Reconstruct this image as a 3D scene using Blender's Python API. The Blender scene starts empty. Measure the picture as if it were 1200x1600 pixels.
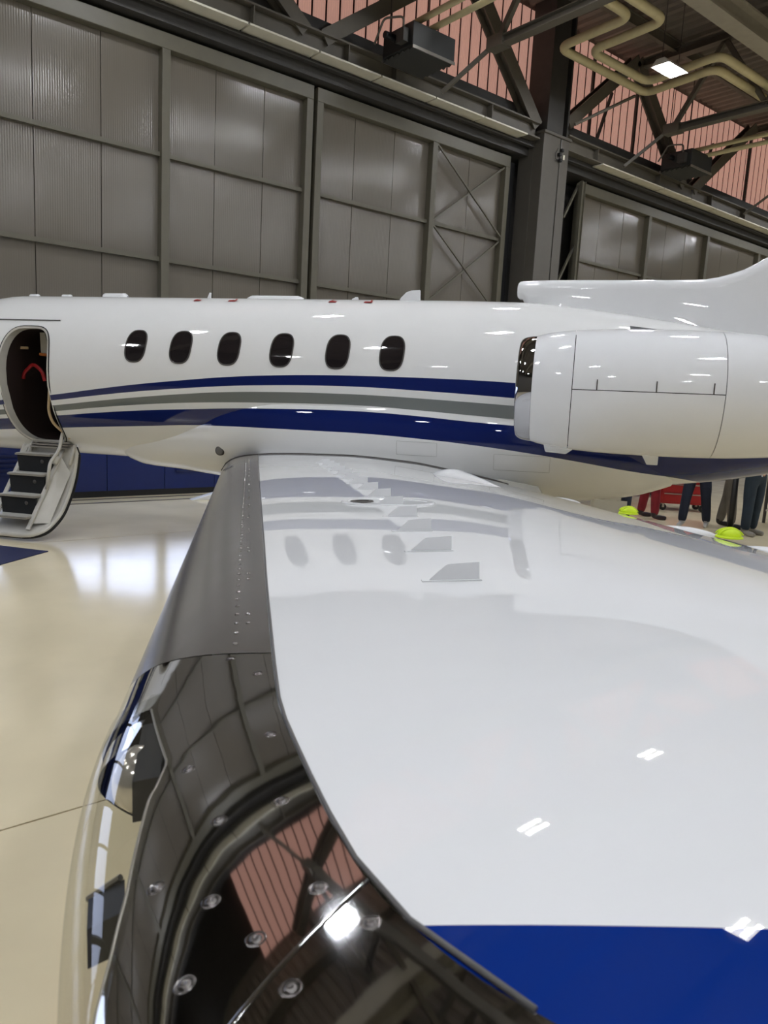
import bpy, bmesh, math, random
import numpy as np
from mathutils import Vector, Matrix

random.seed(7)
sc = bpy.context.scene
COL = sc.collection

# ------------------------------------------------------------------ camera, world, exposure
CAM_Z = 1.9
CR = ((0.77959967, -0.0560178, 0.62376787),
      (-0.6239735, -0.15484252, 0.76595096),
      (0.0536789, -0.98634974, -0.1556688))        # columns: image right, image down, forward
cam_d = bpy.data.cameras.new('camera')
cam = bpy.data.objects.new('camera', cam_d)
COL.objects.link(cam)
cam_d.sensor_fit = 'VERTICAL'
cam_d.sensor_height = 36.0
cam_d.lens = 36.0 * 1160 / 1600
cam_d.clip_start = 0.02
cam_d.clip_end = 200
cam_d.dof.use_dof = True
cam_d.dof.focus_distance = 7.0
cam_d.dof.aperture_fstop = 14.0
M = Matrix.Identity(4)
for i in range(3):
    M[i][0] = CR[i][0]
    M[i][1] = -CR[i][1]
    M[i][2] = -CR[i][2]
M[0][3], M[1][3], M[2][3] = 0, 0, CAM_Z
cam.matrix_world = M
sc.camera = cam

world = bpy.data.worlds.new('hangar_world')
sc.world = world
world.use_nodes = True
world.node_tree.nodes['Background'].inputs[0].default_value = (0.6, 0.65, 0.7, 1)
world.node_tree.nodes['Background'].inputs[1].default_value = 0.05

sc.view_settings.view_transform = 'Standard'
sc.view_settings.look = 'None'
sc.view_settings.gamma = 1.0
sc.view_settings.use_curve_mapping = False
sc.view_settings.exposure = -0.80
TUBE_STRENGTH = 420.0
try:
    sc.cycles.use_denoising = True
    sc.cycles.max_bounces = 10
    sc.cycles.glossy_bounces = 6
    sc.cycles.transparent_max_bounces = 12
    sc.cycles.sample_clamp_indirect = 6.0
    sc.cycles.caustics_reflective = False
    sc.cycles.caustics_refractive = False
except Exception:
    pass

# ------------------------------------------------------------------ helpers
def lin(c):
    return tuple((v / 12.92 if v <= 0.04045 else ((v + 0.055) / 1.055) ** 2.4) for v in [x / 255.0 for x in c])

MATS = {}
def mat(name, rgb, rough=0.5, metal=0.0, spec=0.5, coat=0.0, var=0.06, scale=6.0, bump=0.0, bscale=40.0,
        emit=None, estr=0.0, rvar=0.0, stretch=None, coat_r=0.03):
    m = bpy.data.materials.new(name)
    m.use_nodes = True
    nt = m.node_tree
    b = nt.nodes['Principled BSDF']
    c = lin(rgb)
    tc = nt.nodes.new('ShaderNodeTexCoord')
    mp = nt.nodes.new('ShaderNodeMapping')
    nt.links.new(tc.outputs['Object'], mp.inputs[0])
    if stretch:
        mp.inputs['Scale'].default_value = stretch
    nz = nt.nodes.new('ShaderNodeTexNoise')
    nz.inputs['Scale'].default_value = scale
    nz.inputs['Detail'].default_value = 4
    nt.links.new(mp.outputs[0], nz.inputs['Vector'])
    rp = nt.nodes.new('ShaderNodeValToRGB')
    rp.color_ramp.elements[0].position = 0.3
    rp.color_ramp.elements[1].position = 0.7
    rp.color_ramp.elements[0].color = tuple(max(0, v * (1 - var)) for v in c) + (1,)
    rp.color_ramp.elements[1].color = tuple(min(1, v * (1 + var)) for v in c) + (1,)
    nt.links.new(nz.outputs['Fac'], rp.inputs[0])
    nt.links.new(rp.outputs[0], b.inputs['Base Color'])
    b.inputs['Roughness'].default_value = rough
    if rvar > 0:
        mr = nt.nodes.new('ShaderNodeMapRange')
        mr.inputs['To Min'].default_value = max(0.0, rough - rvar)
        mr.inputs['To Max'].default_value = rough + rvar
        nt.links.new(nz.outputs['Fac'], mr.inputs['Value'])
        nt.links.new(mr.outputs[0], b.inputs['Roughness'])
    b.inputs['Metallic'].default_value = metal
    b.inputs['Specular IOR Level'].default_value = spec
    b.inputs['Coat Weight'].default_value = coat
    b.inputs['Coat Roughness'].default_value = coat_r
    if bump > 0:
        n2 = nt.nodes.new('ShaderNodeTexNoise')
        n2.inputs['Scale'].default_value = bscale
        n2.inputs['Detail'].default_value = 2
        nt.links.new(mp.outputs[0], n2.inputs['Vector'])
        bp = nt.nodes.new('ShaderNodeBump')
        bp.inputs['Strength'].default_value = bump
        bp.inputs['Distance'].default_value = 0.02
        nt.links.new(n2.outputs['Fac'], bp.inputs['Height'])
        nt.links.new(bp.outputs[0], b.inputs['Normal'])
    if emit:
        b.inputs['Emission Color'].default_value = lin(emit) + (1,)
        b.inputs['Emission Strength'].default_value = estr
    MATS[name] = m
    return m

def link(o, parent=None):
    COL.objects.link(o)
    if parent is not None:
        o.parent = parent
    return o

def mesh_obj(name, verts, faces, m, parent=None, smooth=False, idx=None):
    me = bpy.data.meshes.new(name)
    me.from_pydata([tuple(map(float, v)) for v in verts], [], faces)
    ms = m if isinstance(m, (list, tuple)) else [m]
    for x in ms:
        me.materials.append(x)
    if idx is not None:
        me.polygons.foreach_set('material_index', idx)
    if smooth:
        me.polygons.foreach_set('use_smooth', [True] * len(me.polygons))
    me.update()
    return link(bpy.data.objects.new(name, me), parent)

def fix_normals(o):
    bm = bmesh.new()
    bm.from_mesh(o.data)
    bmesh.ops.remove_doubles(bm, verts=bm.verts, dist=1e-5)
    bmesh.ops.recalc_face_normals(bm, faces=bm.faces)
    bm.to_mesh(o.data)
    bm.free()
    return o

def sharp(o, deg=35):
    o.data.polygons.foreach_set('use_smooth', [True] * len(o.data.polygons))
    try:
        o.data.set_sharp_from_angle(angle=math.radians(deg))
    except Exception:
        pass
    return o

class MB:
    def __init__(self):
        self.v = []
        self.f = []
    def add(self, vs, fs):
        k = len(self.v)
        self.v += [tuple(map(float, p)) for p in vs]
        self.f += [tuple(k + i for i in q) for q in fs]
        return self
    def box(self, a, b):
        x0, y0, z0 = a
        x1, y1, z1 = b
        return self.add([(x0, y0, z0), (x1, y0, z0), (x1, y1, z0), (x0, y1, z0), (x0, y0, z1), (x1, y0, z1), (x1, y1, z1), (x0, y1, z1)],
                        [(0, 3, 2, 1), (4, 5, 6, 7), (0, 1, 5, 4), (1, 2, 6, 5), (2, 3, 7, 6), (3, 0, 4, 7)])
    def beam(self, p, q, w, h, up=(0, 0, 1)):
        p, q = Vector(p), Vector(q)
        d = (q - p).normalized()
        u = Vector(up)
        if abs(d.dot(u)) > 0.98:
            u = Vector((1, 0, 0))
        s = d.cross(u).normalized()
        t = s.cross(d).normalized()
        vs = []
        for c in (p, q):
            for a, b in ((-1, -1), (1, -1), (1, 1), (-1, 1)):
                vs.append(c + s * a * w / 2 + t * b * h / 2)
        return self.add(vs, [(0, 1, 2, 3), (7, 6, 5, 4), (0, 4, 5, 1), (1, 5, 6, 2), (2, 6, 7, 3), (3, 7, 4, 0)])
    def hbeam(self, p, q, w, h, t=0.03, up=(0, 0, 1)):
        p, q = Vector(p), Vector(q)
        d = (q - p).normalized()
        u = Vector(up)
        if abs(d.dot(u)) > 0.98:
            u = Vector((1, 0, 0))
        s = d.cross(u).normalized()
        n = s.cross(d).normalized()
        self.beam(p + n * (h / 2 - t / 2), q + n * (h / 2 - t / 2), w, t, up)
        self.beam(p - n * (h / 2 - t / 2), q - n * (h / 2 - t / 2), w, t, up)
        self.beam(p, q, t, h - 2 * t, up)
        return self
    def tube(self, pts, r, n=10, cap=True):
        pts = [Vector(p) for p in pts]
        rs = r if isinstance(r, (list, tuple)) else [r] * len(pts)
        base = len(self.v)
        prev = None
        for i, p in enumerate(pts):
            if i == 0:
                d = pts[1] - pts[0]
            elif i == len(pts) - 1:
                d = pts[-1] - pts[-2]
            else:
                d = (pts[i + 1] - pts[i]).normalized() + (pts[i] - pts[i - 1]).normalized()
            d.normalize()
            if prev is None:
                u = Vector((0, 0, 1)) if abs(d.z) < 0.9 else Vector((1, 0, 0))
                a = d.cross(u).normalized()
            else:
                a = (prev - d * prev.dot(d)).normalized()
            prev = a
            b = d.cross(a)
            k = 1.0
            if 0 < i < len(pts) - 1:
                c = (pts[i + 1] - pts[i]).normalized().dot((pts[i] - pts[i - 1]).normalized())
                k = 1.0
            for j in range(n):
                an = 2 * math.pi * j / n
                self.v.append(tuple(p + (a * math.cos(an) + b * math.sin(an)) * rs[i] * k))
        for i in range(len(pts) - 1):
            for j in range(n):
                a0 = base + i * n + j
                a1 = base + i * n + (j + 1) % n
                self.f.append((a0, a1, a1 + n, a0 + n))
        if cap:
            self.f.append(tuple(base + j for j in range(n - 1, -1, -1)))
            self.f.append(tuple(base + (len(pts) - 1) * n + j for j in range(n)))
        return self
    def lathe(self, prof, axis='z', center=(0, 0, 0), n=24, a0=0.0, a1=2 * math.pi):
        full = abs(a1 - a0 - 2 * math.pi) < 1e-6
        m = n if full else n + 1
        base = len(self.v)
        cx, cy, cz = center
        for (r, h) in prof:
            for j in range(m):
                an = a0 + (a1 - a0) * j / n
                c, s = r * math.cos(an), r * math.sin(an)
                if axis == 'z':
                    self.v.append((cx + c, cy + s, cz + h))
                elif axis == 'x':
                    self.v.append((cx + h, cy + c, cz + s))
                else:
                    self.v.append((cx + c, cy + h, cz + s))
        for i in range(len(prof) - 1):
            for j in range(n):
                k = (j + 1) % m if full else j + 1
                self.f.append((base + i * m + j, base + i * m + k, base + (i + 1) * m + k, base + (i + 1) * m + j))
        return self
    def build(self, name, m, parent=None, smooth=False, bevel=0.0, sharp_deg=None, fix=False):
        o = mesh_obj(name, self.v, self.f, m, parent, smooth)
        if fix:
            fix_normals(o)
        if bevel > 0:
            md = o.modifiers.new('bevel', 'BEVEL')
            md.width = bevel
            md.segments = 2
            md.limit_method = 'ANGLE'
        if sharp_deg:
            sharp(o, sharp_deg)
        return o

def round_path(pts, r, n=6):
    pts = [Vector(p) for p in pts]
    out = [pts[0]]
    for i in range(1, len(pts) - 1):
        a = (pts[i - 1] - pts[i])
        b = (pts[i + 1] - pts[i])
        rr = min(r, a.length * .48, b.length * .48)
        a.normalize(); b.normalize()
        p0, p1 = pts[i] + a * rr, pts[i] + b * rr
        for k in range(n + 1):
            t = k / n
            out.append(p0 * (1 - t) ** 2 + pts[i] * 2 * t * (1 - t) + p1 * t * t)
    out.append(pts[-1])
    return out

def empty(name, loc=(0, 0, 0), rz=0.0, parent=None):
    o = bpy.data.objects.new(name, None)
    o.empty_display_size = 0.2
    link(o, parent)
    o.location = loc
    o.rotation_euler = (0, 0, rz)
    return o

def tag(o, label=None, cat=None, group=None, kind=None):
    if label: o['label'] = label
    if cat: o['category'] = cat
    if group: o['group'] = group
    if kind: o['kind'] = kind
    return o

def inst(name, src, parent=None, loc=(0, 0, 0), rot=None, scale=None):
    o = bpy.data.objects.new(name, src.data if hasattr(src, 'data') else src)
    link(o, parent)
    o.location = loc
    if rot is not None: o.rotation_euler = rot
    if scale is not None: o.scale = scale
    return o

# ------------------------------------------------------------------ materials
m_floor = mat('cream_epoxy_floor', (240, 227, 194), rough=0.15, spec=0.85, var=0.05, scale=1.3, rvar=0.05, bump=0.012, bscale=5)
m_joint = mat('floor_joint_dark', (70, 62, 50), rough=0.8)
m_track = mat('steel_track', (92, 84, 80), rough=0.45, metal=0.5)
m_olive = mat('olive_grey_steel_paint', (98, 94, 80), rough=0.45, var=0.05)
m_brown = mat('brown_grey_steel_paint', (100, 95, 85), rough=0.5, var=0.06)
m_darksteel = mat('dark_primer_steel', (62, 60, 57), rough=0.6, var=0.1)
m_col = mat('column_grey_paint', (90, 86, 79), rough=0.42, var=0.04)
m_black = mat('matte_black', (22, 22, 24), rough=0.5)
m_deck = mat('roof_deck_grey', (118, 110, 101), rough=0.6)
m_fascia = mat('pale_fascia_board', (226, 222, 204), rough=0.5, var=0.04)
m_bluepanel = mat('door_kick_panel_blue', (20, 38, 98), rough=0.35, var=0.06)
m_wallgrey = mat('hangar_wall_grey', (78, 75, 70), rough=0.6)
m_pipe = mat('cream_pipe_lagging', (204, 193, 152), rough=0.5, var=0.06)
m_white = mat('white_aircraft_paint', (240, 241, 242), rough=0.5, spec=0.0, coat=1.0, var=0.008, coat_r=0.012)
m_chrome = mat('polished_aluminium', (190, 190, 192), rough=0.035, metal=1.0, var=0.02, bump=0.018, bscale=7)
m_brushed = mat('brushed_aluminium', (170, 166, 164), rough=0.25, metal=1.0, var=0.05, scale=3, rvar=0.04, stretch=(8, 1, 8))
m_blue = mat('royal_blue_paint', (14, 46, 126), rough=0.5, spec=0.0, coat=1.0, var=0.03, coat_r=0.012)
m_glassdark = mat('dark_window_acrylic', (34, 30, 31), rough=0.04, spec=0.6, coat=0.5)
m_rim = mat('window_rim_dark', (70, 66, 62), rough=0.4)
m_alu = mat('satin_aluminium', (182, 178, 170), rough=0.3, metal=0.85)
m_greypaint = mat('light_grey_paint', (206, 203, 194), rough=0.35)
m_rubber = mat('black_rubber', (18, 18, 18), rough=0.75)
m_tread = mat('charcoal_stair_carpet', (26, 28, 30), rough=0.85, bump=0.3, bscale=300)
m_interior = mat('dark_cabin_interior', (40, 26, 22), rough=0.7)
m_beige = mat('beige_grab_rail', (196, 170, 132), rough=0.4)
m_red = mat('red_enamel', (150, 24, 28), rough=0.35)
m_redmark = mat('red_marking', (146, 20, 24), rough=0.4)
m_neon = mat('neon_yellow_green_plastic', (204, 232, 20), rough=0.5, bump=0.1, bscale=60)
m_seal = mat('grey_sealant', (96, 94, 92), rough=0.55)
m_lampglass = mat('lamp_reflector', (220, 214, 206), rough=0.15, metal=0.6)
m_tube = mat('fluorescent_tube', (255, 255, 255), emit=(246, 249, 255), estr=TUBE_STRENGTH, var=0)
m_heater = mat('heater_dark_green_grey', (40, 41, 40), rough=0.5)
m_rug = mat('blue_carpet', (15, 25, 72), rough=0.6, bump=0.3, bscale=250)
m_pinkjoint = mat('cladding_joint_brown', (70, 34, 30), rough=0.7)
m_hatch = mat('panel_line_grey', (150, 146, 138), rough=0.6)
m_girder = mat('pale_girder_paint', (158, 152, 138), rough=0.5)
m_skin = mat('skin', (196, 148, 120), rough=0.5)
m_orange = mat('cabin_orange_trim', (190, 110, 50), rough=0.5)

def panel_material(name, rgb, rough):
    """ribbed translucent panel: fine vertical flutes in the relief"""
    m = mat(name, rgb, rough=rough, var=0.03, scale=1.5)
    nt = m.node_tree
    b = nt.nodes['Principled BSDF']
    tc = nt.nodes.new('ShaderNodeTexCoord')
    wv = nt.nodes.new('ShaderNodeTexWave')
    wv.wave_type = 'BANDS'
    wv.bands_direction = 'X'
    wv.inputs['Scale'].default_value = 9.0
    nt.links.new(tc.outputs['Object'], wv.inputs['Vector'])
    bp = nt.nodes.new('ShaderNodeBump')
    bp.inputs['Strength'].default_value = 0.16
    bp.inputs['Distance'].default_value = 0.006
    nt.links.new(wv.outputs['Fac'], bp.inputs['Height'])
    nt.links.new(bp.outputs[0], b.inputs['Normal'])
    return m
m_panel = panel_material('fluted_door_panel', (113, 107, 97), 0.17)
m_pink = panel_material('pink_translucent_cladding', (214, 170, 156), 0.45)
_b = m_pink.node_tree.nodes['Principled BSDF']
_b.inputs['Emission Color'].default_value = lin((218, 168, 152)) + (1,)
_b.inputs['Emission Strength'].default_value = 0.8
m_pane = mat('daylit_glazing', (225, 232, 250), rough=0.1, emit=(206, 220, 255), estr=5.5, var=0.03)

def glass_material():
    m = bpy.data.materials.new('clear_lens_acrylic')
    m.use_nodes = True
    nt = m.node_tree
    nt.nodes.remove(nt.nodes['Principled BSDF'])
    out = nt.nodes['Material Output']
    tr = nt.nodes.new('ShaderNodeBsdfTransparent')
    tr.inputs[0].default_value = (0.93, 0.93, 0.90, 1)
    gl = nt.nodes.new('ShaderNodeBsdfGlossy')
    gl.inputs['Roughness'].default_value = 0.02
    fr = nt.nodes.new('ShaderNodeFresnel')
    fr.inputs[0].default_value = 1.5
    ge = nt.nodes.new('ShaderNodeNewGeometry')
    io = nt.nodes.new('ShaderNodeMapRange')
    io.inputs['To Min'].default_value = 1.45
    io.inputs['To Max'].default_value = 1 / 1.45
    nt.links.new(ge.outputs['Backfacing'], io.inputs['Value'])
    nt.links.new(io.outputs[0], fr.inputs[0])
    mx = nt.nodes.new('ShaderNodeMixShader')
    nt.links.new(fr.outputs[0], mx.inputs[0])
    nt.links.new(tr.outputs[0], mx.inputs[1])
    nt.links.new(gl.outputs[0], mx.inputs[2])
    nt.links.new(mx.outputs[0], out.inputs[0])
    return m
m_lens = glass_material()

# ------------------------------------------------------------------ the hangar shell
D = 12.44
X0, X1, Y0, ZR = -9.0, 36.0, -13.0, 10.7

floor = MB().box((X0, Y0, -0.30), (X1, D + 0.9, -0.012)).build('floor', m_joint)
tag(floor, 'cream epoxy hangar floor of large slabs with dark joints', kind='structure')
ys = [Y0, -8.4, -2.6, 3.2, 9.0, D + 0.9]
xs = [X0, -1.3, 6.2, 13.7, 21.2, 28.7, X1]
g = 0.006
for i in range(len(xs) - 1):
    for j in range(len(ys) - 1):
        MB().box((xs[i] + g, ys[j] + g, -0.012), (xs[i + 1] - g, ys[j + 1] - g, 0.0)).build('floor_slab', m_floor, floor)
for yy in (11.62, 11.98):
    MB().box((X0, yy, 0.0), (X1, yy + 0.05, 0.006)).build('door_track', m_track, floor)

wb = MB().box((X0, Y0 - 0.2, 0), (X1, Y0, ZR)).build('wall_back', m_wallgrey); tag(wb, 'plain grey hangar wall behind the viewer', kind='structure')
wl = MB().box((X0 - 0.2, Y0, 0), (X0, D + 0.9, ZR)).build('wall_left', m_wallgrey); tag(wl, 'plain grey hangar side wall toward the nose', kind='structure')
wr = MB().box((X1, Y0, 0), (X1 + 0.2, D + 0.9, ZR)).build('wall_right', m_wallgrey); tag(wr, 'plain grey hangar side wall far to the right', kind='structure')

# front wall: backing, dark header, pink cladding strips
wf = MB().box((X0, D + 0.35, 0), (X1, D + 0.5, ZR)).build('wall_front', m_darksteel)
tag(wf, 'hangar front wall with pink corrugated cladding above the doors', kind='structure')
MB().box((X0, 12.12, 7.42), (X1, D + 0.35, 8.40)).build('track_header', m_darksteel, wf)
MB().hbeam((X0, 12.0, 7.72), (X1, 12.0, 7.72), 0.12, 0.30, 0.02).build('track_beam', m_darksteel, wf)
MB().box((X0, D + 0.02, 8.40), (X1, D + 0.35, 8.52)).build('cladding_sill', m_darksteel, wf)
strip_me = None
k = 0
x = 3.0
while x < 31:
    if strip_me is None:
        mb = MB()
        w = 0.272
        pts = [(0, 0.03), (0.02, 0.0)]
        for q in range(5):
            b0 = 0.02 + q * 0.049
            pts += [(b0 + 0.02, 0.0), (b0 + 0.026, 0.008), (b0 + 0.043, 0.008), (b0 + 0.049, 0.0)]
        pts += [(w, 0.03)]
        vs = []
        for (px, py) in pts:
            vs += [(px, py, 0), (px, py, 2.15)]
        mb.add(vs, [(2 * a, 2 * a + 2, 2 * a + 3, 2 * a + 1) for a in range(len(pts) - 1)])
        o = mb.build('cladding_strip', m_pink, wf)
        strip_me = o.data
    else:
        o = inst('cladding_strip', strip_me, wf)
    o.location = (x, D + 0.05, 8.5)
    MB().box((x - 0.034, D + 0.052, 8.5), (x + 0.001, D + 0.09, 10.65)).build('cladding_joint', m_pinkjoint, wf)
    x += 0.305
for xx in (7.1, 16.0, 17.9, 24.1):
    MB().box((xx, D - 0.02, 8.45), (xx + 0.07, D + 0.04, 10.65)).build('mullion', m_darksteel, wf)

# lower chord of the front truss with pale fascia boards under it
chord = MB().hbeam((X0, 11.92, 7.86), (13.45, 11.92, 7.86), 0.34, 0.34, 0.03).build('front_truss_chord', m_brown)
tag(chord, 'long brown-grey steel beam above the left doors', kind='structure')
chord2 = MB().hbeam((14.45, 11.92, 7.86), (X1, 11.92, 7.86), 0.34, 0.34, 0.03).build('front_truss_chord', m_brown)
tag(chord2, 'long brown-grey steel beam above the right-hand doors', kind='structure')
fb_me = None
x = -0.6 - 1.36 * 4
while x < 33:
    a, b = x, x + 1.345
    if not (b > 13.4 and a < 14.5):
        MB().box((a, 11.68, 7.645), (b - 0.02, 12.03, 7.675)).build('soffit_board', m_fascia, chord if x < 13 else chord2)
    x += 1.36
for xx in (5.0, 6.3, 8.2, 9.3, 11.9, 15.6, 18.3, 21.0, 23.0):
    MB().box((xx, 11.76, 7.72), (xx + 0.02, 11.90, 8.0)).build('web_stiffener', m_brown, chord if xx < 13 else chord2)

# sliding door leaves (panels, posts, girts)
pan_me = {}
def panel(parent, x, w, z0, z1, m, y=D, name='panel'):
    key = (round(w, 3), round(z1 - z0, 3), m.name)
    if key not in pan_me:
        o = MB().box((0, 0, 0), (w, 0.04, z1 - z0)).build(name, m, parent)
        pan_me[key] = o.data
    else:
        o = inst(name, pan_me[key], parent)
    o.location = (x, y, z0)
    return o
LV = [(1.0, 2.25), (2.31, 3.88), (3.95, 5.51), (5.59, 7.13)]
vent_me = MB().box((-0.26, -0.03, -0.018), (0.26, 0.0, 0.018)).build('louver_slat', m_bluepanel, None)
bpy.data.objects.remove(vent_me); vent_me = bpy.data.meshes['louver_slat']
def door_leaf(n, posts, label, ypl=D, xbrace=()):
    L = empty('door_%d' % n, (0, 0, 0))
    tag(L, label, kind='structure')
    a, b = posts[0], posts[-1]
    MB().box((a, ypl - 0.16, 7.12), (b, ypl + 0.02, 7.36)).build('top_rail', m_olive, L, bevel=0.01)
    MB().box((a, ypl - 0.21, 0.0), (b, ypl + 0.02, 0.10)).build('bottom_rail', m_black, L)
    for x in posts:
        e = 0.07
        x0_ = x if x == a else x - e
        x1_ = x if x == b else x + e
        if x == a: x1_ = x + 2 * e
        if x == b: x0_ = x - 2 * e
        MB().box((x0_, ypl - 0.16, 0.10), (x1_, ypl + 0.02, 7.12)).build('post', m_olive, L, bevel=0.008)
    for z in (0.97, 2.28, 3.915, 5.55):
        for p, q in zip(posts[:-1], posts[1:]):
            MB().box((p + 0.06, ypl - 0.09, z - 0.035), (q - 0.06, ypl - 0.01, z + 0.035)).build('girt', m_olive, L)
    for p, q in zip(posts[:-1], posts[1:]):
        nn = max(1, round((q - p) / 0.97))
        w = (q - p) / nn
        for i in range(nn):
            for li, (z0, z1) in enumerate(LV):
                if li == 0 and n == 1:
                    panel(L, p + i * w + 0.006, w - 0.012, z0, z1, m_pane, ypl, 'glazing_pane')
                    if i > 0: MB().box((p + i * w - 0.035, ypl - 0.05, z0), (p + i * w + 0.035, ypl + 0.0, z1)).build('mullion', m_olive, L)
                else:
                    panel(L, p + i * w + 0.006, w - 0.012, z0 - 0.03, z1 + 0.03, m_panel, ypl)
            kp = panel(L, p + i * w + 0.006, w - 0.012, 0.10, 0.95, m_bluepanel, ypl - 0.21, 'kick_panel')
            if i % 3 == 0:
                for s_ in range(5):
                    inst('louver_slat', vent_me, L, (p + (i + .5) * w, ypl - 0.21, 0.42 + s_ * 0.07), rot=(0.4, 0, 0))
    for (p, q) in xbrace:
        for (z0, z1) in ((3.95, 5.5), (5.6, 7.1), (2.3, 3.85)):
            for s_ in (0, 1):
                A = (p + 0.08, ypl - 0.10 - 0.03 * s_, z0 if s_ == 0 else z1)
                B = (q - 0.14, ypl - 0.10 - 0.03 * s_, z1 if s_ == 0 else z0)
                MB().beam(A, B, 0.035, 0.035, up=(0, 1, 0)).build('cross_brace', m_olive, L)
    return L
door_leaf(1, [-8.9, -6.2, -3.5, -0.75, 2.12, 5.06, 7.84], 'leftmost sliding hangar door leaf of grey fluted panels behind the jet nose')
door_leaf(2, [7.92, 10.86, 13.14], 'sliding door leaf with crossed bracing, left of the steel column', xbrace=((10.86, 13.14),))
door_leaf(3, [15.75, 18.87, 22.02, 25.3, 28.5, 31.7, 34.9], 'sliding hangar door leaf right of the steel column, above the tail')
MB().box((13.20, D - 0.02, 0.0), (13.42, D + 0.05, 7.3)).build('door_gap', m_black, wf)
MB().box((7.845, D + 0.05, 0.0), (7.915, D + 0.09, 7.3)).build('door_gap', m_black, wf)
side = MB()
side.hbeam((15.55, 12.1, 0), (15.55, 12.1, 7.3), 0.10, 0.14, 0.015)
side.build('guide_post', m_olive, wf)
for z in (1.6, 3.2, 4.9, 6.4):
    MB().beam((15.1, 12.25, z), (15.6, 12.25, z + 0.9), 0.05, 0.05).build('guide_brace', m_olive, wf)

# column: wide lower box, narrower upper section
colm = empty('steel_column', (13.96, 12.06, 0)); tag(colm, 'tall grey-brown steel box column between the sliding doors', kind='structure')
cx, cy = 13.96, 12.06
def cbox(nm, a, b, m, bev=0.01):
    return MB().box((a[0] - cx, a[1] - cy, a[2]), (b[0] - cx, b[1] - cy, b[2])).build(nm, m, colm, bevel=bev)
cbox('column_box', (13.53, 11.70, 0), (14.10, 12.42, 7.86), m_col)
cbox('column_flange', (14.13, 11.70, 0), (14.42, 12.42, 7.86), m_col)
cbox('column_groove', (14.05, 11.74, 0), (14.16, 12.40, 7.84), m_black, 0)
cbox('side_cover', (13.515, 11.98, 0), (13.535, 12.40, 7.80), m_col, 0.004)
up = MB().hbeam((13.98 - cx, 12.02 - cy, 7.86), (13.98 - cx, 12.02 - cy, 10.7), 0.62, 0.74, 0.05)
up.build('upper_section', m_darksteel, colm)
cbox('upper_web_plate', (13.66, 11.74, 7.86), (14.20, 12.3, 10.7), m_darksteel)
cbox('cap_plate', (13.50, 11.66, 7.84), (14.46, 12.44, 7.90), m_col)
for dz, dx_ in ((0.0, 0.0), (0.10, 0.07), (-0.12, 0.03)):
    cbox('conduit_box', (14.02 + dx_, 11.62, 7.45 + dz), (14.09 + dx_, 11.70, 7.52 + dz), m_black)
cbox('socket_plate', (14.22, 11.685, 7.42), (14.27, 11.70, 7.52), m_fascia, 0)
MB().tube(round_path([(13.98 - cx, 11.66 - cy, 7.60), (13.90 - cx, 11.66 - cy, 7.45), (13.95 - cx, 11.66 - cy, 7.34), (14.06 - cx, 11.66 - cy, 7.40)], 0.05), 0.008, 6).build('cable_loop', m_black, colm)

# roof deck with ribs, purlins, girders
ceil = MB().box((X0, Y0, ZR + 0.04), (X1, D + 0.5, ZR + 0.2)).build('ceiling', m_deck)
tag(ceil, 'dark ribbed steel roof deck high over the hangar', kind='structure')
rib = MB()
x = X0
while x < X1:
    rib.add([(x, Y0, ZR + 0.04), (x + .05, Y0, ZR - 0.02), (x + .13, Y0, ZR - 0.02), (x + .18, Y0, ZR + 0.04), (x, D, ZR + 0.04), (x + .05, D, ZR - 0.02), (x + .13, D, ZR - 0.02), (x + .18, D, ZR + 0.04)],
            [(0, 1, 5, 4), (1, 2, 6, 5), (2, 3, 7, 6)])
    x += 0.30
tag(rib.build('deck_rib', m_deck, ceil), kind='stuff')
for yy in (11.0, 9.3, 7.6, 5.9, 4.2, 2.5, 0.8, -2, -5, -8, -11):
    MB().hbeam((X0, yy, 10.52), (X1, yy, 10.52), 0.12, 0.26, 0.02).build('purlin', m_brown, ceil)
for yy in (8.2, 2.0, -4.5):
    gd = MB().hbeam((X0, yy, 9.45), (X1, yy, 9.45), 0.36, 0.42, 0.04).build('roof_girder', m_girder)
    tag(gd, {8.2: 'heavy pale-edged roof girder crossing the top right corner', 2.0: 'heavy roof girder above the parked jet, out of view', -4.5: 'heavy roof girder behind the viewer'}[yy], kind='structure')
    for xx in np.arange(-6, 34, 6.2):
        MB().beam((xx, yy, 9.66), (xx + 1.5, yy, 10.4), 0.09, 0.09).build('girder_strut', m_brown, gd)
        MB().beam((xx, yy, 9.66), (xx - 1.5, yy, 10.4), 0.09, 0.09).build('girder_strut', m_brown, gd)

# transverse trusses
def truss(X, label):
    t = empty('roof_truss', (X, 11.0, 8.62)); tag(t, label, kind='structure')
    MB().hbeam((0, 0.05, 0), (0, -23.5, 0), 0.20, 0.16, 0.02).build('bottom_chord', m_brown, t)
    MB().hbeam((0, 1.2, 1.75), (0, -23.5, 1.75), 0.22, 0.20, 0.02).build('top_chord', m_brown, t)
    MB().beam((0, 0, 0), (-0.57, 0.75, -0.80), 0.07, 0.07).build('kicker_brace', m_brown, t)
    yv = -0.15
    n_ = 0
    while yv > -22:
        MB().beam((0, yv, 0.05), (0, yv - 1.1, 1.68), 0.10, 0.10).build('web_member', m_brown, t)
        MB().beam((0, yv - 1.1, 1.68), (0, yv - 2.2, 0.05), 0.10, 0.10).build('web_member', m_brown, t)
        yv -= 2.2
    MB().box((-0.13, -0.35, -0.1), (0.13, 0.05, 0.12)).build('gusset_plate', m_brown, t)
    return t
truss(11.02, 'transverse roof truss running overhead left of the steel column')
truss(17.22, 'transverse roof truss running overhead right of the steel column')
truss(4.82, 'transverse roof truss above the jet nose, out of view')
truss(23.42, 'transverse roof truss furthest to the right')
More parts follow.
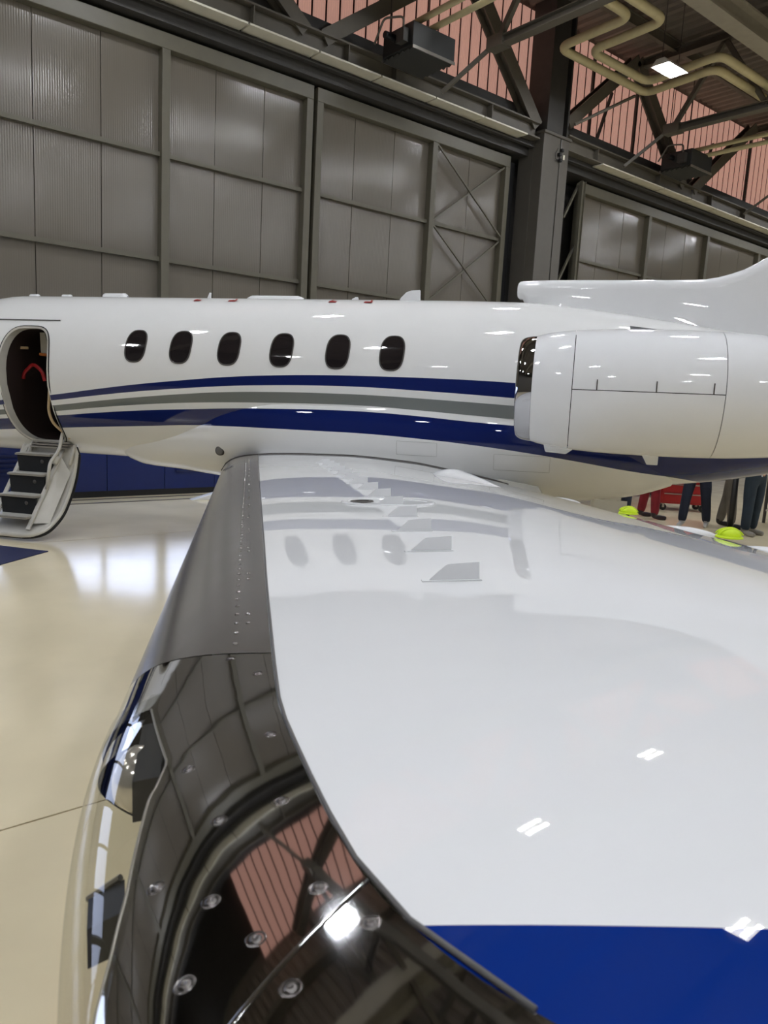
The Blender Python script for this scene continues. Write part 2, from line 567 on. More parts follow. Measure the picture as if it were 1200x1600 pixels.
def diag(p, q, label, w=0.26):
    o = MB().hbeam(p, q, w, 0.26, 0.035, up=(0, 1, 0)).build('truss_diagonal', m_brown)
    tag(o, label, kind='structure')
diag((7.72, 11.95, 7.98), (11.1, 11.95, 10.4), 'steel diagonal rising right behind the left unit heater')
diag((7.35, 11.95, 7.98), (4.2, 11.95, 10.4), 'steel diagonal rising left at the top edge above the doors')
diag((13.45, 11.95, 7.98), (11.1, 11.95, 10.4), 'thick steel diagonal meeting the column from the upper left', 0.3)
diag((14.5, 11.95, 8.30), (17.0, 11.95, 10.4), 'dark steel diagonal rising right from the column')
diag((19.6, 11.95, 7.98), (17.0, 11.95, 10.4), 'thick steel diagonal left of the right unit heater', 0.3)
diag((20.1, 11.95, 7.98), (23.2, 11.95, 10.4), 'steel diagonal rising right from behind the right unit heater')
o = MB().tube([(14.3, 11.5, 8.15), (15.6, 10.9, 8.95)], 0.035, 8).build('stay_rod', m_brown); tag(o, 'thin steel stay rod beside the column', kind='structure')
o = MB().beam((15.9, 12.2, 7.98), (16.5, 12.2, 9.6), 0.06, 0.06).build('stay_rod', m_darksteel); tag(o, 'thin dark upright stay in front of the pink cladding', kind='structure')
o = MB().beam((20.7, 12.2, 7.98), (21.5, 12.2, 9.6), 0.06, 0.06).build('stay_rod', m_darksteel); tag(o, 'thin dark stay right of the right unit heater', kind='structure')

# ------------------------------------------------------------------ pipes, heaters, lights
def pipe(label, pts, r=0.085, grp=None):
    o = MB().tube(round_path(pts, 0.28, 6), r, 14).build('ceiling_pipe', m_pipe, None, sharp_deg=50)
    tag(o, label, 'pipe', grp)
    return o
pipe('cream overhead pipe, lower of the zigzag pair by the lamp', [(6.0, 9.02, 9.0), (12.55, 9.02, 9.0), (12.62, 10.72, 9.0), (15.75, 10.72, 9.0), (15.60, 8.98, 9.0), (30, 8.98, 9.0)])
pipe('cream overhead pipe, upper of the zigzag pair by the lamp', [(6.0, 8.66, 9.0), (13.1, 8.66, 9.0), (13.17, 10.36, 9.0), (15.25, 10.36, 9.0), (15.10, 8.62, 9.0), (30, 8.62, 9.0)])
for i, dx in enumerate((0.0, 0.24)):
    pipe(['cream pipe feeding the left unit heater, left of the two', 'cream pipe feeding the left unit heater, right of the two'][i], [(9.22 + dx, 11.45, 8.50 - 0.08 * i), (9.22 + dx, 9.1, 8.50 - 0.08 * i)], 0.055)
    pipe(['cream pipe feeding the right unit heater, upper of the two', 'cream pipe feeding the right unit heater, lower of the two'][i], [(18.6 + dx, 11.4, 8.50 - 0.1 * i), (18.6 + dx, 8.4, 8.50 - 0.1 * i)], 0.055)

def heater(loc, label):
    h = empty('ceiling_unit_heater', loc); tag(h, label, 'heater')
    MB().box((-0.5, -0.42, 0.05), (0.5, 0.42, 0.44)).build('casing', m_heater, h, bevel=0.015)
    for i in range(6):
        MB().beam((-0.48, -0.36 + i * 0.145, 0.02), (0.48, -0.36 + i * 0.145, 0.02), 0.11, 0.012, up=(0, 0.5, 1)).build('louver', m_heater, h)
    MB().box((-0.5, -0.44, 0.0), (0.5, -0.42, 0.05)).build('edge_strip', m_alu, h)
    MB().box((-0.5, 0.42, 0.0), (0.5, 0.44, 0.05)).build('edge_strip', m_alu, h)
    MB().lathe([(0.0, -0.12), (0.06, -0.12), (0.06, 0.1), (0.0, 0.1)], 'x', (-0.6, 0.1, 0.3), 12).build('motor', m_black, h)
    MB().box((-0.62, -0.3, 0.12), (-0.5, -0.1, 0.34)).build('junction_box', m_red if False else m_darksteel, h)
    for sx in (-0.45, 0.45):
        MB().tube([(sx, 0.3, 0.44), (sx, 0.3, ZR - loc[2])], 0.012, 6).build('hanger_rod', m_darksteel, h)
    MB().tube(round_path([(-0.55, -0.2, 0.34), (-0.55, -0.2, 0.55), (-0.75, 0.1, 0.55), (-0.75, 0.35, 0.2)], 0.08), 0.02, 8).build('feed_pipe', m_brown, h)
    return h
heater((9.35, 11.2, 7.86), 'dark grey unit heater hanging above the left doors')
heater((18.55, 11.2, 7.95), 'dark grey unit heater hanging above the right-hand doors')

fix = None
def ceiling_light(x, y, z, label):
    global fix
    L = empty('ceiling_light', (x, y, z)); tag(L, label, 'ceiling light', 'fluorescent ceiling lights')
    if fix is None:
        hs = MB().add([(-.36, -.20, .0), (.36, -.20, .0), (.36, -.09, .12), (-.36, -.09, .12), (-.36, .20, .0), (.36, .20, .0), (.36, .09, .12), (-.36, .09, .12)],
                      [(0, 1, 2, 3), (5, 4, 7, 6), (3, 2, 6, 7), (0, 3, 7, 4), (1, 5, 6, 2)])
        a = hs.build('housing', m_greypaint, L)
        t1 = MB().add([(-.31, -.042, .004), (.31, -.042, .004), (.31, .042, .004), (-.31, .042, .004), (-.30, -.034, -.004), (.30, -.034, -.004), (.30, .034, -.004), (-.30, .034, -.004)], [(0, 1, 2, 3), (7, 6, 5, 4), (0, 4, 5, 1), (1, 5, 6, 2), (2, 6, 7, 3), (3, 7, 4, 0)]).build('fluorescent_lamp', m_tube, L)
        t1.location = (0, -0.10, 0.0)
        rd = MB().tube([(-.3, 0, 0.12), (-.3, 0, ZR - z)], 0.008, 5).build('hanger_rod', m_darksteel, L)
        fix = (a.data, t1.data, rd.data)
        inst('fluorescent_lamp', t1.data, L, (0, 0.10, 0.0))
        inst('hanger_rod', rd.data, L, (0.6, 0, 0))
    else:
        inst('housing', fix[0], L)
        inst('fluorescent_lamp', fix[1], L, (0, -0.10, 0))
        inst('fluorescent_lamp', fix[1], L, (0, 0.10, 0))
        inst('hanger_rod', fix[2], L)
        inst('hanger_rod', fix[2], L, (0.6, 0, 0))
    return L
for ix, X in enumerate((-5.6, -0.6, 4.4, 9.4, 14.4, 19.4, 24.4, 29.4)):
    for iy, Y in enumerate((9.3, 4.9, 0.3, -4.3, -8.9)):
        if (X, Y) == (19.4, 9.3): continue
        if (X, Y) == (9.4, 9.3): Y = 8.85
        if (X, Y) == (14.4, 9.3):
            ceiling_light(X, Y, 8.7, 'lit twin-tube ceiling light hanging beside the zigzag pipes')
        else:
            ceiling_light(X, Y, 8.7, 'lit twin-tube ceiling light outside the picture, seen only as a reflection')

# ------------------------------------------------------------------ the business jet
# local frame: x aft, y starboard, z up; the viewer stands on the port side (negative y)
AX = (0.60505595, -0.79609538, 0.01180859)
AY = (0.79615089, 0.60509814, 0.0)
AZ = (-0.00714536, 0.00940142, 0.99993028)
AO = (4.71185443, 7.84774002, 0.0)
jet = empty('business_jet')
jm = Matrix.Identity(4)
for i in range(3):
    jm[i][0], jm[i][1], jm[i][2], jm[i][3] = AX[i], AY[i], AZ[i], AO[i]
jet.matrix_world = jm
tag(jet, 'white twin-engine business jet with blue and grey stripes, door open', 'aircraft')

def pchip(xs, ys):
    xs = np.array(xs, float); ys = np.array(ys, float); h = np.diff(xs); d = np.diff(ys) / h
    m = np.zeros(len(xs)); m[0] = d[0]; m[-1] = d[-1]
    for i in range(1, len(xs) - 1):
        if d[i - 1] * d[i] > 0:
            w1 = 2 * h[i] + h[i - 1]; w2 = h[i] + 2 * h[i - 1]
            m[i] = (w1 + w2) / (w1 / d[i - 1] + w2 / d[i])
    def f(x):
        x = min(max(x, xs[0]), xs[-1]); i = max(min(int(np.searchsorted(xs, x, side='right')) - 1, len(h) - 1), 0)
        t = (x - xs[i]) / h[i]
        return float((1 + 2 * t) * (1 - t) ** 2 * ys[i] + t * (1 - t) ** 2 * h[i] * m[i] + t * t * (3 - 2 * t) * ys[i + 1] + t * t * (t - 1) * h[i] * m[i + 1])
    return f

# ---- fuselage
FX = [-5.55, -5.48, -5.3, -5.0, -4.65, -4.25, -3.85, -3.4, 2.0, 2.83, 3.5, 4.2, 4.8, 5.4, 6.4, 7.4, 8.3]
f_top = pchip(FX, [1.60, 1.76, 1.96, 2.18, 2.45, 2.74, 2.90, 2.95, 2.95, 2.94, 2.88, 2.79, 2.70, 2.61, 2.48, 2.36, 2.26])
f_bot = pchip(FX, [1.56, 1.42, 1.25, 1.11, 1.02, .98, .97, .97, .97, .97, .98, 1.03, 1.10, 1.22, 1.50, 1.80, 2.05])
f_wid = pchip(FX, [.03, .17, .34, .54, .74, .90, .97, .99, .99, .98, .95, .88, .80, .70, .52, .33, .10])
def fus(x, z, off=0.0):
    """port-side y of the skin at station x and height z"""
    zc = (f_top(x) + f_bot(x)) / 2; hh = (f_top(x) - f_bot(x)) / 2
    q = max(0.0, 1 - ((z - zc) / (hh + off)) ** 2)
    return -(f_wid(x) + off) * math.sqrt(q)
def fus_a(x, a, off=0.0):
    zc = (f_top(x) + f_bot(x)) / 2; hh = (f_top(x) - f_bot(x)) / 2
    return (x, (f_wid(x) + off) * math.sin(a), zc + (hh + off) * math.cos(a))

# livery: white body with curved stripes, painted procedurally along the side
LIV_X = [-5.6, -3.6, -2.45, -1.46, -.65, .11, 1.18, 2.03, 2.84, 3.36, 4.0, 4.6, 5.0, 8.3]
LIV = {
    'tU': [1.30, 1.58, 1.722, 1.867, 1.96, 2.028, 2.065, 2.068, 2.052, 2.03, 2.0, 1.97, 1.95, 1.9],
    'tL': [1.26, 1.53, 1.660, 1.790, 1.87, 1.926, 1.953, 1.934, 1.903, 1.88, 1.86, 1.84, 1.82, 1.8],
    'gU': [1.22, 1.475, 1.602, 1.726, 1.808, 1.858, 1.874, 1.857, 1.828, 1.81, 1.79, 1.77, 1.76, 1.75],
    'gL': [1.18, 1.42, 1.535, 1.646, 1.709, 1.742, 1.762, 1.734, 1.695, 1.68, 1.66, 1.65, 1.64, 1.63],
    'bU': [1.14, 1.375, 1.483, 1.582, 1.638, 1.680, 1.702, 1.676, 1.631, 1.63, 1.62, 1.62, 1.62, 1.62],
    'bL': [1.08, 1.25, 1.337, 1.405, 1.457, 1.475, 1.477, 1.449, 1.387, 1.328, 1.233, 1.150, 1.08, 0.9],
}
def livery_material():
    m = mat('livery_white_blue_grey', (240, 240, 238), rough=0.5, spec=0.0, coat=1.0, var=0.006, coat_r=0.012)
    nt = m.node_tree
    b = nt.nodes['Principled BSDF']
    tc = nt.nodes.new('ShaderNodeTexCoord')
    sp = nt.nodes.new('ShaderNodeSeparateXYZ')
    nt.links.new(tc.outputs['Object'], sp.inputs[0])
    mr = nt.nodes.new('ShaderNodeMapRange')
    mr.inputs['From Min'].default_value = LIV_X[0]
    mr.inputs['From Max'].default_value = LIV_X[-1]
    nt.links.new(sp.outputs['X'], mr.inputs['Value'])
    zn = nt.nodes.new('ShaderNodeMath'); zn.operation = 'MULTIPLY'; zn.inputs[1].default_value = 1 / 3.0
    nt.links.new(sp.outputs['Z'], zn.inputs[0])
    def above(key):
        fc = nt.nodes.new('ShaderNodeFloatCurve')
        cv = fc.mapping.curves[0]
        f = pchip(LIV_X, LIV[key])
        N = 26
        pts = [(i / N, f(LIV_X[0] + (LIV_X[-1] - LIV_X[0]) * i / N) / 3.0) for i in range(N + 1)]
        cv.points[0].location = pts[0]; cv.points[1].location = pts[-1]
        for p in pts[1:-1]:
            cv.points.new(*p)
        fc.mapping.update()
        nt.links.new(mr.outputs[0], fc.inputs['Value'])
        g = nt.nodes.new('ShaderNodeMath'); g.operation = 'GREATER_THAN'
        nt.links.new(zn.outputs[0], g.inputs[0]); nt.links.new(fc.outputs[0], g.inputs[1])
        return g.outputs[0]
    def band(u, l):
        a, c = above(u), above(l)
        s = nt.nodes.new('ShaderNodeMath'); s.operation = 'SUBTRACT'; s.use_clamp = True
        nt.links.new(c, s.inputs[0]); nt.links.new(a, s.inputs[1])
        return s.outputs[0]
    cur = b.inputs['Base Color'].links[0].from_socket
    for (u, l, rgb) in (('tU', 'tL', (18, 32, 90)), ('gU', 'gL', (108, 113, 110)), ('bU', 'bL', (18, 32, 90))):
        mx = nt.nodes.new('ShaderNodeMix'); mx.data_type = 'RGBA'
        nt.links.new(band(u, l), mx.inputs[0])
        nt.links.new(cur, mx.inputs[6]); mx.inputs[7].default_value = lin(rgb) + (1,)
        cur = mx.outputs[2]
    nt.links.new(cur, b.inputs['Base Color'])
    return m
m_livery = livery_material()

sx_ = [-5.55, -5.53, -5.48, -5.4] + list(np.linspace(-5.25, -3.4, 14)) + list(np.linspace(-3.1, 2.0, 18)) + list(np.linspace(2.25, 8.3, 34))
NA = 72
fv, ff = [], []
for x in sx_:
    for j in range(NA):
        fv.append(fus_a(x, 2 * math.pi * j / NA))
for i in range(len(sx_) - 1):
    for j in range(NA):
        k = (j + 1) % NA
        ff.append((i * NA + j, i * NA + k, (i + 1) * NA + k, (i + 1) * NA + j))
ff.append(tuple(range(NA - 1, -1, -1)))
ff.append(tuple((len(sx_) - 1) * NA + j for j in range(NA)))
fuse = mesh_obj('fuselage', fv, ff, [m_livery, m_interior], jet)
fix_normals(fuse)
# door opening: outline in the side view (x, z)
DC = (-2.815, 1.82)
def door_outline(n=40, g=0.0):
    pts = []
    for i in range(n):
        a = 2 * math.pi * i / n
        c, s = math.cos(a), math.sin(a)
        e = 0.55 if s > 0 else 0.36
        hx = 0.335 + g
        hz = 0.675 + g
        pts.append((DC[0] + hx * math.copysign(abs(c) ** (e if s > 0 else 0.4), c), DC[1] + hz * math.copysign(abs(s) ** e, s)))
    return pts
def prism_y(outline, y0, y1):
    n = len(outline)
    vs = [(x, y0, z) for x, z in outline] + [(x, y1, z) for x, z in outline]
    fs = [tuple(range(n)), tuple(range(2 * n - 1, n - 1, -1))] + [(i, i + n, (i + 1) % n + n, (i + 1) % n) for i in range(n)]
    return vs, fs
vs, fs = prism_y(door_outline(), -1.4, 0.55)
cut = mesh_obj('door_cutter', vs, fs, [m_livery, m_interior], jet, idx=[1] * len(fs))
fix_normals(cut)
bo = fuse.modifiers.new('door', 'BOOLEAN')
bo.object = cut
bo.operation = 'DIFFERENCE'
bo.solver = 'EXACT'
bpy.context.view_layer.update()
dg = bpy.context.evaluated_depsgraph_get()
newme = bpy.data.meshes.new_from_object(fuse.evaluated_get(dg))
fuse.modifiers.clear()
fuse.data = newme
bpy.data.objects.remove(cut)
sharp(fuse, 30)

# door frame (jamb) lining the opening
ol = door_outline(64)
vs, fs = [], []
for (x, z) in ol:
    ox, oz = x - DC[0], z - DC[1]
    L = math.hypot(ox, oz)
    xi, zi = x - ox / L * 0.012, z - oz / L * 0.012
    ys_ = fus(x, z)
    vs += [(x + ox / L * 0.012, ys_ - 0.006, z + oz / L * 0.012), (xi, ys_ - 0.006, zi), (xi, ys_ + 0.11, zi), (x, ys_ + 0.11, z)]
n = len(ol)
for i in range(n):
    k = (i + 1) % n
    for q in range(3):
        fs.append((i * 4 + q, k * 4 + q, k * 4 + q + 1, i * 4 + q + 1))
df = sharp(mesh_obj('door_frame', vs, fs, m_greypaint, jet), 40)
MB().tube([(x, fus(x, z) - 0.004, z) for x, z in door_outline(64, 0.016)] + [(door_outline(64, 0.016)[0][0], fus(*door_outline(64, 0.016)[0]) - 0.004, door_outline(64, 0.016)[0][1])], 0.006, 6).build('door_seal', m_rubber, jet)
# glimpses of the cabin
MB().box((-3.12, 0.2, 1.2), (-2.5, 0.5, 1.62)).build('cabin_cabinet', m_interior, jet)
MB().tube(round_path([(-3.13, -.60, 1.90), (-3.10, -.62, 1.97), (-2.97, -.62, 2.08), (-2.85, -.62, 2.0), (-2.81, -.62, 1.88)], 0.05), 0.022, 8).build('red_strap', m_redmark, jet)
MB().add([(-2.96, -.50, 2.46), (-2.89, -.50, 2.46), (-2.82, -.50, 2.21), (-2.95, -.50, 2.21), (-2.96, -.47, 2.46), (-2.89, -.47, 2.46), (-2.82, -.47, 2.21), (-2.95, -.47, 2.21)],
         [(0, 1, 2, 3), (7, 6, 5, 4), (0, 4, 5, 1), (1, 5, 6, 2), (2, 6, 7, 3), (3, 7, 4, 0)]).build('cabin_curtain', m_greypaint, jet)
MB().tube([(-2.95, -0.52, 2.20), (-2.82, -0.52, 2.19)], 0.018, 8).build('curtain_trim', m_orange, jet)
MB().tube(round_path([(-2.56, -0.86, 1.78), (-2.63, -0.80, 1.52), (-2.62, -0.74, 1.38), (-2.47, -0.62, 1.20)], 0.1), 0.017, 8).build('grab_rail', m_beige, jet)
MB().box((-3.14, -0.64, 2.25), (-3.03, -0.62, 2.28)).build('cabin_light_strip', m_beige, jet)

# drip rail over the door
n = 16
vs, fs = [], []
for i in range(n + 1):
    x = -3.30 + 0.85 * i / n
    y = fus(x, 2.583)
    vs += [(x, y - 0.012, 2.579), (x, y - 0.012, 2.589), (x, y + 0.01, 2.592), (x, y + 0.01, 2.576)]
for i in range(n):
    for q in range(4):
        fs.append((i * 4 + q, i * 4 + (q + 1) % 4, i * 4 + 4 + (q + 1) % 4, i * 4 + 4 + q))
mesh_obj('drip_rail', vs, fs, m_seal, jet)

# cabin windows
def win_outline(cx_, cz_, hx, hz, n=36, lean=0.02):
    out = []
    for i in range(n):
        a = 2 * math.pi * i / n
        c, s = math.cos(a), math.sin(a)
        dz_ = hz * math.copysign(abs(s) ** 0.73, s)
        out.append((cx_ + hx * math.copysign(abs(c) ** 0.73, c) + lean * dz_, cz_ + dz_))
    return out
def window(cx_, side=-1):
    cz_, hx, hz = 2.308, 0.120, 0.172
    rings = []
    vs, fs = [], []
    n = 36
    for k_, f in enumerate((1.0, 0.8, 0.5, 0.2)):
        for (x, z) in win_outline(cx_, cz_, hx * f, hz * f, n):
            vs.append((x, side * -fus(x, z, 0.004), z))
    for k_ in range(3):
        for i in range(n):
            j = (i + 1) % n
            fs.append((k_ * n + i, k_ * n + j, (k_ + 1) * n + j, (k_ + 1) * n + i))
    fs.append(tuple(3 * n + i for i in range(n)))
    w = mesh_obj('cabin_window', vs, fs, m_glassdark, jet, smooth=True)
    fix_normals(w)
    pts = [(x, side * -(fus(x, z, 0.004)), z) for x, z in win_outline(cx_, cz_, hx + 0.006, hz + 0.006, n)]
    MB().tube(pts + [pts[0]], 0.007, 6, cap=False).build('window_rim', m_rim, w, smooth=True)
for cx_ in (-1.372, -0.815, -0.235, 0.373, 1.0, 1.585):
    window(cx_, -1)
for cx_ in (-0.815, -0.235, 0.373, 1.0, 1.585):
    window(cx_, 1)

# cockpit glazing on the nose
def cockpit_pane(x0, x1, z0, z1, side, slope=0.0):
    vs, fs = [], []
    for i in range(9):
        for j in range(6):
            x = x0 + (x1 - x0) * i / 8
            zt = min(z1, f_top(x) - 0.06)
            z = z0 + (zt - z0) * j / 5
            vs.append((x, side * -fus(x, z, 0.004), z))
    for i in range(8):
        for j in range(5):
            fs.append((i * 6 + j, i * 6 + j + 1, i * 6 + j + 7, i * 6 + j + 6))
    fix_normals(mesh_obj('cockpit_window', vs, fs, m_glassdark, jet, smooth=True))
for sd in (-1, 1):
    cockpit_pane(-4.66, -4.36, 2.22, 2.60, sd)
    cockpit_pane(-4.32, -3.98, 2.28, 2.62, sd)

# antennas, humps and red markings on the crown
def blade(name, prof, th=0.02, m=m_white):
    n = len(prof)
    vs = [(x, -th, z) for x, z in prof] + [(x, th, z) for x, z in prof]
    fs = [tuple(range(n)), tuple(range(2 * n - 1, n - 1, -1))] + [(i, (i + 1) % n, (i + 1) % n + n, i + n) for i in range(n)]
    o = mesh_obj(name, vs, fs, m, jet)
    fix_normals(o)
    md = o.modifiers.new('bevel', 'BEVEL'); md.width = th * 0.5; md.segments = 2
    return o
blade('blade_antenna', [(1.40, 2.92), (1.44, 2.985), (1.50, 3.045), (1.56, 3.065), (1.66, 3.07), (1.665, 2.92)], 0.018)
blade('whip_antenna', [(-0.99, 2.92), (-0.97, 2.965), (-0.945, 3.02), (-0.925, 3.02), (-0.93, 2.92)], 0.010)
blade('small_antenna', [(0.84, 2.92), (0.86, 2.965), (0.90, 2.985), (0.93, 2.985), (0.94, 2.92)], 0.012)
def hump(x0, x1, h, w=0.09):
    mb = MB()
    n = 10
    for i in range(n + 1):
        x = x0 + (x1 - x0) * i / n
        q = min(1.0, 2.2 * math.sin(math.pi * min(max(i / n, .02), .98)) ** 0.6)
        for j in range(9):
            a = math.pi * j / 8
            mb.v.append((x, -w * q * math.cos(a), 2.935 + (0.012 + h * q) * math.sin(a)))
    for i in range(n):
        for j in range(8):
            mb.f.append((i * 9 + j, i * 9 + j + 1, i * 9 + 10 + j, i * 9 + 9 + j))
    return mb.build('antenna_fairing', m_white, jet, smooth=True, fix=True)
hump(-2.40, -2.06, 0.055); hump(-0.44, 0.28, 0.045, 0.12); hump(-3.48, -3.35, 0.035, 0.05); hump(-3.0, -2.87, 0.035, 0.05)
def corner_mark(x, z, sx, sz=1):
    vs, fs = [], []
    seg = [((0, 0), (0.09, 0)), ((0, 0), (0.035, 0.035))]
    def q(x_, z_): return (x_, fus(x_, z_, 0.004), z_ + 0.003)
    for (a, b) in seg:
        k_ = len(vs)
        vs += [q(x + sx * a[0], z + a[1]), q(x + sx * b[0], z + b[1]), q(x + sx * b[0], z + b[1] + .02), q(x + sx * a[0], z + a[1] + .02)]
        fs.append((k_, k_ + 1, k_ + 2, k_ + 3))
    mesh_obj('rescue_mark', vs, fs, m_redmark, jet)
corner_mark(-0.95, 2.868, 1); corner_mark(-0.42, 2.868, -1); corner_mark(0.70, 2.872, 1); corner_mark(1.20, 2.872, -1)
# small flush vent below the fin
vs, fs = [], []
for i in range(7):
    for j in range(3):
        x = 3.92 + 0.40 * i / 6; z = 2.615 + 0.05 * j / 2 - 0.04 * i / 6
        vs.append((x, fus(x, z, 0.004), z))
for i in range(6):
    for j in range(2):
        fs.append((i * 3 + j, i * 3 + j + 1, i * 3 + j + 4, i * 3 + j + 3))
mesh_obj('cooling_vent', vs, fs, m_black, jet)

# belly fairing
BX = [-2.0, -1.9, -1.7, -1.2, -0.7, -0.2, 0.4, 1.5, 2.6, 3.3, 3.8, 4.2, 4.5]
b_bot = pchip(BX, [1.00, .94, .885, .86, .82, .79, .77, .76, .77, .80, .85, .93, 1.04])
b_wid = pchip(BX, [.40, .48, .58, .70, .83, .96, 1.03, 1.04, 1.02, .95, .82, .62, .40])
b_top = pchip(BX, [1.5, 1.6, 1.7, 1.85, 2.0, 2.1, 2.15, 2.15, 2.1, 2.0, 1.85, 1.7, 1.5])
vs, fs = [], []
bx_ = list(np.linspace(-2.0, 4.5, 44))
NB = 40
for x in bx_:
    zc = (b_top(x) + b_bot(x)) / 2; hh = (b_top(x) - b_bot(x)) / 2
    for j in range(NB):
        a = 2 * math.pi * j / NB
        c, s = math.cos(a), math.sin(a)
        vs.append((x, b_wid(x) * math.copysign(abs(s) ** 0.9, s), zc + hh * math.copysign(abs(c) ** 0.9, c)))
for i in range(len(bx_) - 1):
    for j in range(NB):
        k = (j + 1) % NB
        fs.append((i * NB + j, i * NB + k, (i + 1) * NB + k, (i + 1) * NB + j))
fs.append(tuple(range(NB - 1, -1, -1))); fs.append(tuple((len(bx_) - 1) * NB + j for j in range(NB)))
bf = mesh_obj('belly_fairing', vs, fs, m_livery, jet)
sharp(fix_normals(bf), 40)
# round inspection light on the fairing nose
lx, lz = -0.36, 1.19
def belly_y(x, z):
    zc = (b_top(x) + b_bot(x)) / 2; hh = (b_top(x) - b_bot(x)) / 2
    c = min(1, abs((z - zc) / hh)) ** (1 / 0.9)
    return -b_wid(x) * math.sqrt(max(0, 1 - c * c)) ** 0.9
ly = min(belly_y(lx, lz), fus(lx, lz))
MB().lathe([(0.0, -0.012), (0.045, -0.012), (0.055, -0.004), (0.056, 0.03)], 'y', (lx, ly - 0.004, lz), 20).build('wing_inspection_light', m_rim, jet, smooth=True)
MB().lathe([(0.0, -0.016), (0.032, -0.015), (0.042, -0.010)], 'y', (lx, ly - 0.005, lz), 20).build('inspection_light_lens', m_seal, jet, smooth=True)

# panel lines of service hatches on the port flank
def skin_y(x, z):
    b_ = belly_y(x, z) if BX[0] < x < BX[-1] and b_bot(x) < z < b_top(x) else 0.0
    return min(fus(x, z), b_) - 0.0005
def hatch(x0, x1, z0, z1):
    c = [(x0, z0), (x1, z0), (x1, z1), (x0, z1), (x0, z0)]
    pts = []
    for (a, b) in zip(c[:-1], c[1:]):
        for k_ in range(8):
            x = a[0] + (b[0] - a[0]) * k_ / 8; z = a[1] + (b[1] - a[1]) * k_ / 8
            pts.append((x, skin_y(x, z), z))
    pts.append(pts[0])
    MB().tube(pts, 0.0012, 5).build('hatch_outline', m_hatch, jet)
hatch(1.70, 2.12, 1.28, 1.42)
hatch(2.70, 3.25, 1.18, 1.34)

# ---- dorsal fin and tail
TX = [2.76, 3.2, 4.3, 4.64, 4.94, 5.22, 5.55, 6.05, 6.95, 7.2, 8.2]
t_top = pchip(TX, [3.172, 3.185, 3.19, 3.20, 3.27, 3.42, 3.68, 4.15, 5.02, 5.12, 5.12])
vs, fs = [], []
tx = [2.745, 2.755, 2.775, 2.81] + list(np.linspace(2.88, 8.2, 46))
NT = 25
for i, x in enumerate(tx):
    front = [0.55, 0.80, 0.95, 1.0][i] if i < 4 else 1.0
    hw = 0.11 if x < 5 else 0.11 - 0.02 * min(1, (x - 5) / 2)
    if x > 7.4: hw *= max(0.15, 1 - (x - 7.4) / 1.0)
    hw *= front
    top = t_top(max(x, 2.76)); base = f_top(x) - 0.12
    lo = max(base, 2.975 - 4.0 * max(0, x - 2.84)) if x < 2.9 else base
    if i < 4:
        mid = (top + 2.975) / 2; top = mid + (top - mid) * front; lo = mid - (mid - 2.975) * front
    r = min(0.10, (top - lo) / 2)
    for j in range(NT):
        u = j / (NT - 1)
        if u < 0.3:
            q = u / 0.3
            flare = (0.06 * (1 - q) ** 2) if x > 3.0 else 0
            p = (-hw - flare, lo + (top - r - lo) * q)
            if x < 2.9: p = (-hw * (0.55 + 0.45 * min(1, q * 2)), lo + (top - r - lo) * q)
        elif u <= 0.7:
            a = math.pi * (u - 0.3) / 0.4
            p = (-hw * math.cos(a), top - r + r * math.sin(a))
        else:
            q = (1 - u) / 0.3
            flare = (0.06 * (1 - q) ** 2) if x > 3.0 else 0
            p = (hw + flare, lo + (top - r - lo) * q)
            if x < 2.9: p = (hw * (0.55 + 0.45 * min(1, q * 2)), lo + (top - r - lo) * q)
        vs.append((x, p[0], p[1]))
for i in range(len(tx) - 1):
    for j in range(NT - 1):
        fs.append((i * NT + j, i * NT + j + 1, (i + 1) * NT + j + 1, (i + 1) * NT + j))
    fs.append((i * NT, (i + 1) * NT, (i + 1) * NT + NT - 1, i * NT + NT - 1))
fs.append(tuple(range(NT))); fs.append(tuple((len(tx) - 1) * NT + j for j in range(NT)))
fin = mesh_obj('dorsal_fin', vs, fs, m_white, jet)
sharp(fix_normals(fin), 45)
MB().lathe([(0.0, 0.0), (0.045, 0.0), (0.045, 0.05)], 'x', (2.742, 0, 3.075), 18).build('ram_air_inlet', m_black, fin)
# horizontal stabiliser
for sd in (-1, 1):
    vs, fs = [], []
    for i, (y, xl, c_) in enumerate(((0.0, 6.9, 1.45), (2.6, 7.7, 0.75))):
        for j in range(16):
            a = 2 * math.pi * j / 16
            vs.append((xl + c_ * (0.5 - 0.5 * math.cos(a)), sd * y, 4.75 + 0.04 * c_ * math.sin(a)))
    for j in range(16):
        fs.append((j, (j + 1) % 16, 16 + (j + 1) % 16, 16 + j))
    fs.append(tuple(range(15, -1, -1))); fs.append(tuple(range(16, 32)))
    o = mesh_obj('tailplane', vs, fs, m_white, jet); sharp(fix_normals(o), 40)

